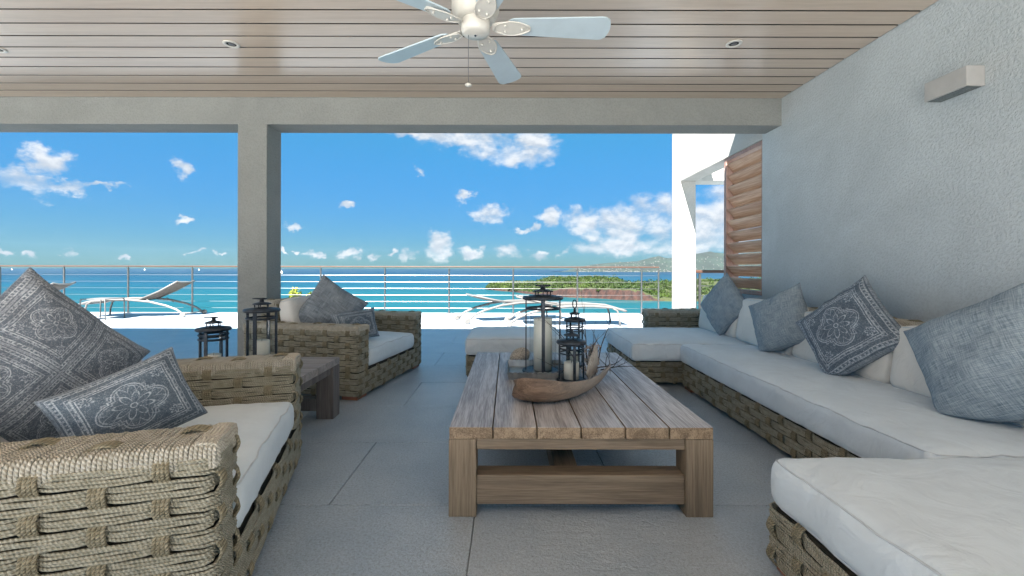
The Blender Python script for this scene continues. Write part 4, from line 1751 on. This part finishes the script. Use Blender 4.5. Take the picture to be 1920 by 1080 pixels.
# coral stone
q = MB()
q.lathe([(0.001 + 0.072 * math.sin(PI * i / 14), -0.055 * math.cos(PI * i / 14)) for i in range(15)], seg=22)
vs = []
for (x, y, z) in q.v:
    k = 1 + 0.10 * noise.noise(Vector((x * 22, y * 22, z * 22)))
    vs.append((x * k * 1.1, y * k, z * k))
q.v = vs
so = q.build('stone', M['stone'], None, smooth=True, loc=(0.095, 3.28, 0.398 + 0.052), rot=(0, R(-24), 0.3))
tag(so, 'pale speckled coral stone lying behind the tall lantern on the coffee table', 'stone')

# palm spathe (boat shaped bark)
q = MB()


def spathe(u, v):
    # along: from the broad left end to the thin right tail
    A0, A1, A2, A3 = Vector((0.035, 2.37, 0.412)), Vector((0.20, 2.24, 0.402)), Vector((0.44, 2.32, 0.402)), Vector((0.66, 2.84, 0.475))
    a = (1 - u) ** 3 * A0 + 3 * u * (1 - u) ** 2 * A1 + 3 * u * u * (1 - u) * A2 + u ** 3 * A3
    wd = 0.128 * (1 - u) ** 0.62 * (0.86 + 0.42 * math.sin(PI * min(1, u + .12))) + 0.008
    wd *= 1 + 0.06 * math.sin(u * 9)
    if u < .06:
        wd *= 0.90 + 0.12 * u / .06
    th = (v - 0.5) * 2.0
    ang = th * 1.12 - 0.42
    acr = Vector((-0.55, 0.83, 0)) if False else Vector((-0.35 * u, 1, 0)).normalized()
    x = acr * (math.sin(ang) * wd * 0.95)
    z = (1 - math.cos(ang)) * wd * 0.95
    p = a + x + Vector((0, 0, z + 0.004))
    p.z += 0.004 * math.sin(v * 21 + u * 3)
    p.x += 0.008 * math.sin(v * 13) * (1 - u) ** 9
    return p


q.grid(spathe, 40, 20)
sp = q.build('driftwood', M['bark'], None, smooth=True, solid=0.008)
tag(sp, 'boat shaped brown palm bark lying in front of the lanterns', 'driftwood')

# pale husk
q = MB()


def husk(u, v):
    a = Vector((0.50, 2.70, 0.42)).lerp(Vector((0.60, 2.92, 0.56)), u)
    w_ = 0.075 * math.sin(PI * (0.12 + 0.80 * u)) + 0.004
    ang = (v - .5) * 3.0
    return a + Vector((math.cos(ang) * w_ * .6 - 0.02, -0.4 * math.sin(ang) * w_, math.sin(ang) * w_ + 0.01 * math.sin(u * 8)))


q.grid(husk, 24, 14)
hk = q.build('dried_husk', M['husk'], None, smooth=True, solid=0.003)
tag(hk, 'pale curled dry husk resting on the right end of the palm bark', 'husk')


def twig(mb, p, d, L, r, depth, rnd, bend=0.25):
    pts = [Vector(p)]
    rad = [r]
    d = Vector(d).normalized()
    n = 7
    for i in range(n):
        d = (d + Vector((rnd.uniform(-bend, bend), rnd.uniform(-bend, bend), rnd.uniform(-bend, bend)))).normalized()
        pts.append(pts[-1] + d * L / n)
        rad.append(r * (1 - 0.75 * (i + 1) / n))
    mb.tube(pts, rad, 5)
    if depth:
        for _ in range(2):
            k = rnd.randint(2, n - 1)
            dd = (d + Vector((rnd.uniform(-1, 1), rnd.uniform(-.6, .6), rnd.uniform(-.3, 1)))).normalized()
            twig(mb, pts[k], dd, L * 0.45, rad[k] * .8, depth - 1, rnd, bend)


rt = random.Random(21)
tw_e = empty('dried_branches', (0, 0, 0), 0, 'dark bare twigs with dried blossoms sprouting beside the lanterns', 'twigs')
tw_e.location = (0.52, 2.92, 0.40)
for k, (p, d, L, r) in enumerate((((0.03, 0.02, 0.0), (-.02, 0, 1), 0.50, 0.004), ((0.05, 0.0, 0.0), (.22, 0, 1), 0.40, 0.0042), ((0.02, 0, 0.02), (.35, .1, 1), 0.30, .0036),
                         ((0.05, -0.1, 0.06), (1, -.15, .45), 0.22, .0036), ((0.08, -0.1, 0.05), (1, 0.1, .35), 0.26, .0036), ((-0.04, 0, 0.05), (-.55, 0, 1), 0.42, .0034),
                         ((-0.06, -0.12, 0.06), (-1, -0.12, .10), 0.40, .0036), ((-.02, 0.05, 0.03), (-.8, .1, .35), 0.34, .0032), ((0.06, .05, .04), (.5, .2, .8), 0.24, .003))):
    q = MB()
    twig(q, p, d, L, r * 1.25, 2, rt, 0.22)
    q.build('branch', M['twig'], tw_e, smooth=True)
q = MB()
for _ in range(520):
    a = rt.random() * 6.28
    rr_ = 0.055 * math.sqrt(rt.random())
    z = rt.uniform(0.0, 0.20)
    c = Vector((0.03 + math.cos(a) * rr_ + z * .1, math.sin(a) * rr_, z))
    nn = Vector((rt.uniform(-1, 1), rt.uniform(-1, 1), rt.uniform(-1, 1))).normalized()
    aa = nn.orthogonal().normalized()
    bb = nn.cross(aa)
    s_ = rt.uniform(0.004, 0.011)
    q.add([c + aa * s_, c + bb * s_ * .7 + nn * .002, c - aa * s_, c - bb * s_ * .7], [(0, 1, 2, 3)])
tag(q.build('blossoms', M['petal'], tw_e), kind='stuff')


# ------------------------------------------------------------------ loungers
def make_lounger(bz=0.80):
    def bk_(z):
        return 0.385 + (z - 0.385) * (bz - 0.385) / 0.415

    t = empty('sun_lounger', (0, 0, 0), 0, 'x', 'sun lounger', 'white framed sun loungers on the sunlit terrace')
    for sg in (-1, 1):
        q = MB()
        pts = []
        ctrl = [(0.05, 0.29), (0.25, 0.355), (0.6, 0.385), (1.0, 0.385), (1.35, 0.345), (1.65, 0.26), (1.85, 0.17), (1.97, 0.07)]
        for i in range(len(ctrl) - 1):
            for s in range(4):
                f = s / 4
                pts.append((ctrl[i][0] + (ctrl[i + 1][0] - ctrl[i][0]) * f, sg * 0.33, ctrl[i][1] + (ctrl[i + 1][1] - ctrl[i][1]) * f))
        pts.append((1.97, sg * 0.33, 0.07))
        q.tube(pts, 0.024, 8)
        q.build('side_rail', M['white_metal'], t, smooth=True)
        q = MB()
        q.tube([(0.30, sg * .33, .36), (0.20, sg * .335, .30), (0.16, sg * .335, .15), (0.15, sg * .335, 0.0)], 0.018, 8)
        q.build('leg', M['white_metal'], t, smooth=True)
        q = MB()
        prof = [(0.001, -.018), (0.045, -.018), (0.055, -.01), (0.055, .01), (0.045, .018), (0.001, .018)]
        q.lathe(prof, seg=20)
        q.build('wheel', M['white_metal'], t, smooth=False, loc=(1.99, sg * 0.375, 0.055), rot=(PI / 2, 0, 0))
        q = MB()
        q.tube([(1.28, sg * .31, .40), (1.42, sg * .31, .29)], 0.009, 6)
        q.build('strut', M['white_metal'], t, smooth=True)
    q = MB()
    q.tube([(1.97, -.33, .07), (1.97, .33, .07)], 0.012, 6)
    q.tube([(0.05, -.33, .29), (0.05, .33, .29)], 0.02, 6)
    q.build('crossbar', M['white_metal'], t, smooth=True)
    q = MB()
    q.grid(lambda u, v: (0.07 + 1.10 * u, -0.31 + 0.62 * v, 0.315 + 0.075 * math.sin(PI * min(.5, u * .9)) - 0.02 * math.sin(PI * v)), 14, 8)
    q.build('seat_sling', M['sling'], t, smooth=True, solid=0.004)
    q = MB()
    q.tube([(1.12, -.30, .385), (1.5, -.30, bk_(.58)), (1.84, -.30, bk_(.80)), (1.845, -0.15, bk_(.775)), (1.845, .15, bk_(.775)), (1.84, .30, bk_(.80)), (1.5, .30, bk_(.58)), (1.12, .30, .385)], 0.017, 7)
    q.build('back_frame', M['white_metal'], t, smooth=True)
    q = MB()
    q.grid(lambda u, v: (1.13 + 0.70 * u, -0.29 + 0.58 * v, bk_(0.385 + 0.405 * u) - 0.035 * math.sin(PI * v) * (0.5 + .5 * u) - 0.02 * math.sin(PI * u)), 12, 8)
    q.build('back_sling', M['sling_dark'], t, smooth=True, solid=0.004)
    return t


lg = make_lounger()
lg_low = make_lounger(0.56)
LG = [((-9.58, 10.02), R(3), 'white lounger near the railing left of the column, its back raised at the right'),
      ((-11.0, 8.3), R(14), 'white lounger mostly hidden behind the big printed pillow'),
      ((1.2, 9.9), R(180 + 22), 'further of the two loungers behind the coffee table, its back raised at left'),
      ((2.32, 8.75), R(180 + 3), 'nearer lounger behind the tall lantern, its foot end pointing right')]
for k, ((x, y), rz, lab) in enumerate(LG):
    o = lg if k == 0 else (lg_low if k == 2 else copy_tree(lg if k < 2 else lg_low))
    o.location = (x, y, 0)
    o.rotation_euler = (0, 0, rz)
    o['label'] = lab
    o.scale = (1.16, 1.0, 1.0)

e = empty('terrace_table', (-8.72, 9.42, 0), R(2), 'small white metal table at the foot of the lounger left of the column', 'table')
q = MB()
q.rbox(0.52, 0.5, 0.018, 0.006, c=(0, 0, 0.44))
q.build('tabletop', M['white_metal'], e)
for sx in (-1, 1):
    for sy in (-1, 1):
        q = MB()
        q.tube([(sx * .22, sy * .24, .44), (sx * .25, sy * .24, .41), (sx * .26, sy * .24, .0)], 0.013, 7)
        q.build('leg', M['white_metal'], e, smooth=True)

# shrubs growing up behind the terrace edge
rs_ = random.Random(8)
for k, (x, y, hh) in enumerate(((-5.5, 11.3, 0.72), (-5.12, 11.35, 0.52), (-4.70, 11.3, 0.66))):
    e = empty('shrub', (x, y, -1.5), 0, ['tallest yellow green shrub tip behind the railing right of the column', 'low yellow green shrub tip between its two neighbours behind the railing',
              'yellow green shrub tip behind the railing next to the dark pillow'][k], 'shrub', 'shrub tips beyond the railing')
    q = MB()
    tips = []
    for _ in range(7):
        a = rs_.random() * 6.28
        rr_ = rs_.uniform(0, 0.16)
        tp = Vector((math.cos(a) * rr_, math.sin(a) * rr_, 1.5 + hh * rs_.uniform(.6, 1)))
        q.tube([(0, 0, 0), (tp.x * .4, tp.y * .4, 0.9), tp], [0.012, .008, .003], 5)
        tips.append(tp)
    q.build('stem', M['trunk'], e)
    q = MB()
    for tp in tips:
        for _ in range(46):
            dn = rs_.random() * 0.45
            c = tp * (1) + Vector((rs_.gauss(0, .035), rs_.gauss(0, .035), -dn + rs_.gauss(0, .02)))
            nn = Vector((rs_.uniform(-1, 1), rs_.uniform(-1, 1), rs_.uniform(-.2, 1))).normalized()
            aa = nn.orthogonal().normalized()
            aa.rotate(Matrix.Rotation(rs_.random() * 6.28, 3, nn))
            bb = nn.cross(aa)
            s1 = rs_.uniform(.03, .06)
            q.add([c + aa * s1, c + bb * s1 * .45, c - aa * s1, c - bb * s1 * .45], [(0, 1, 2, 3)])
    q.build('foliage', M['leaf_shrub'], e)


# ------------------------------------------------------------------ haze
q = MB()
q.box(-5200, 6200, -60, 6300, SEA - 1.0, 270.0)
hm = bpy.data.materials.new('haze_air')
hm.use_nodes = True
ht = NT(hm.node_tree)
ht.n.clear()
ho = ht.node('ShaderNodeOutputMaterial')
hv = ht.node('ShaderNodeVolumePrincipled')
hv.inputs['Color'].default_value = (0.62, 0.80, 1.0, 1)
hv.inputs['Density'].default_value = 0.000018
hv.inputs['Anisotropy'].default_value = 0.2
ht.l.new(hv.outputs[0], ho.inputs['Volume'])
hz_o = q.build('haze', hm)
tag(hz_o, 'thin pale sea haze lying over the bay and the distant hills', 'haze', kind='stuff')
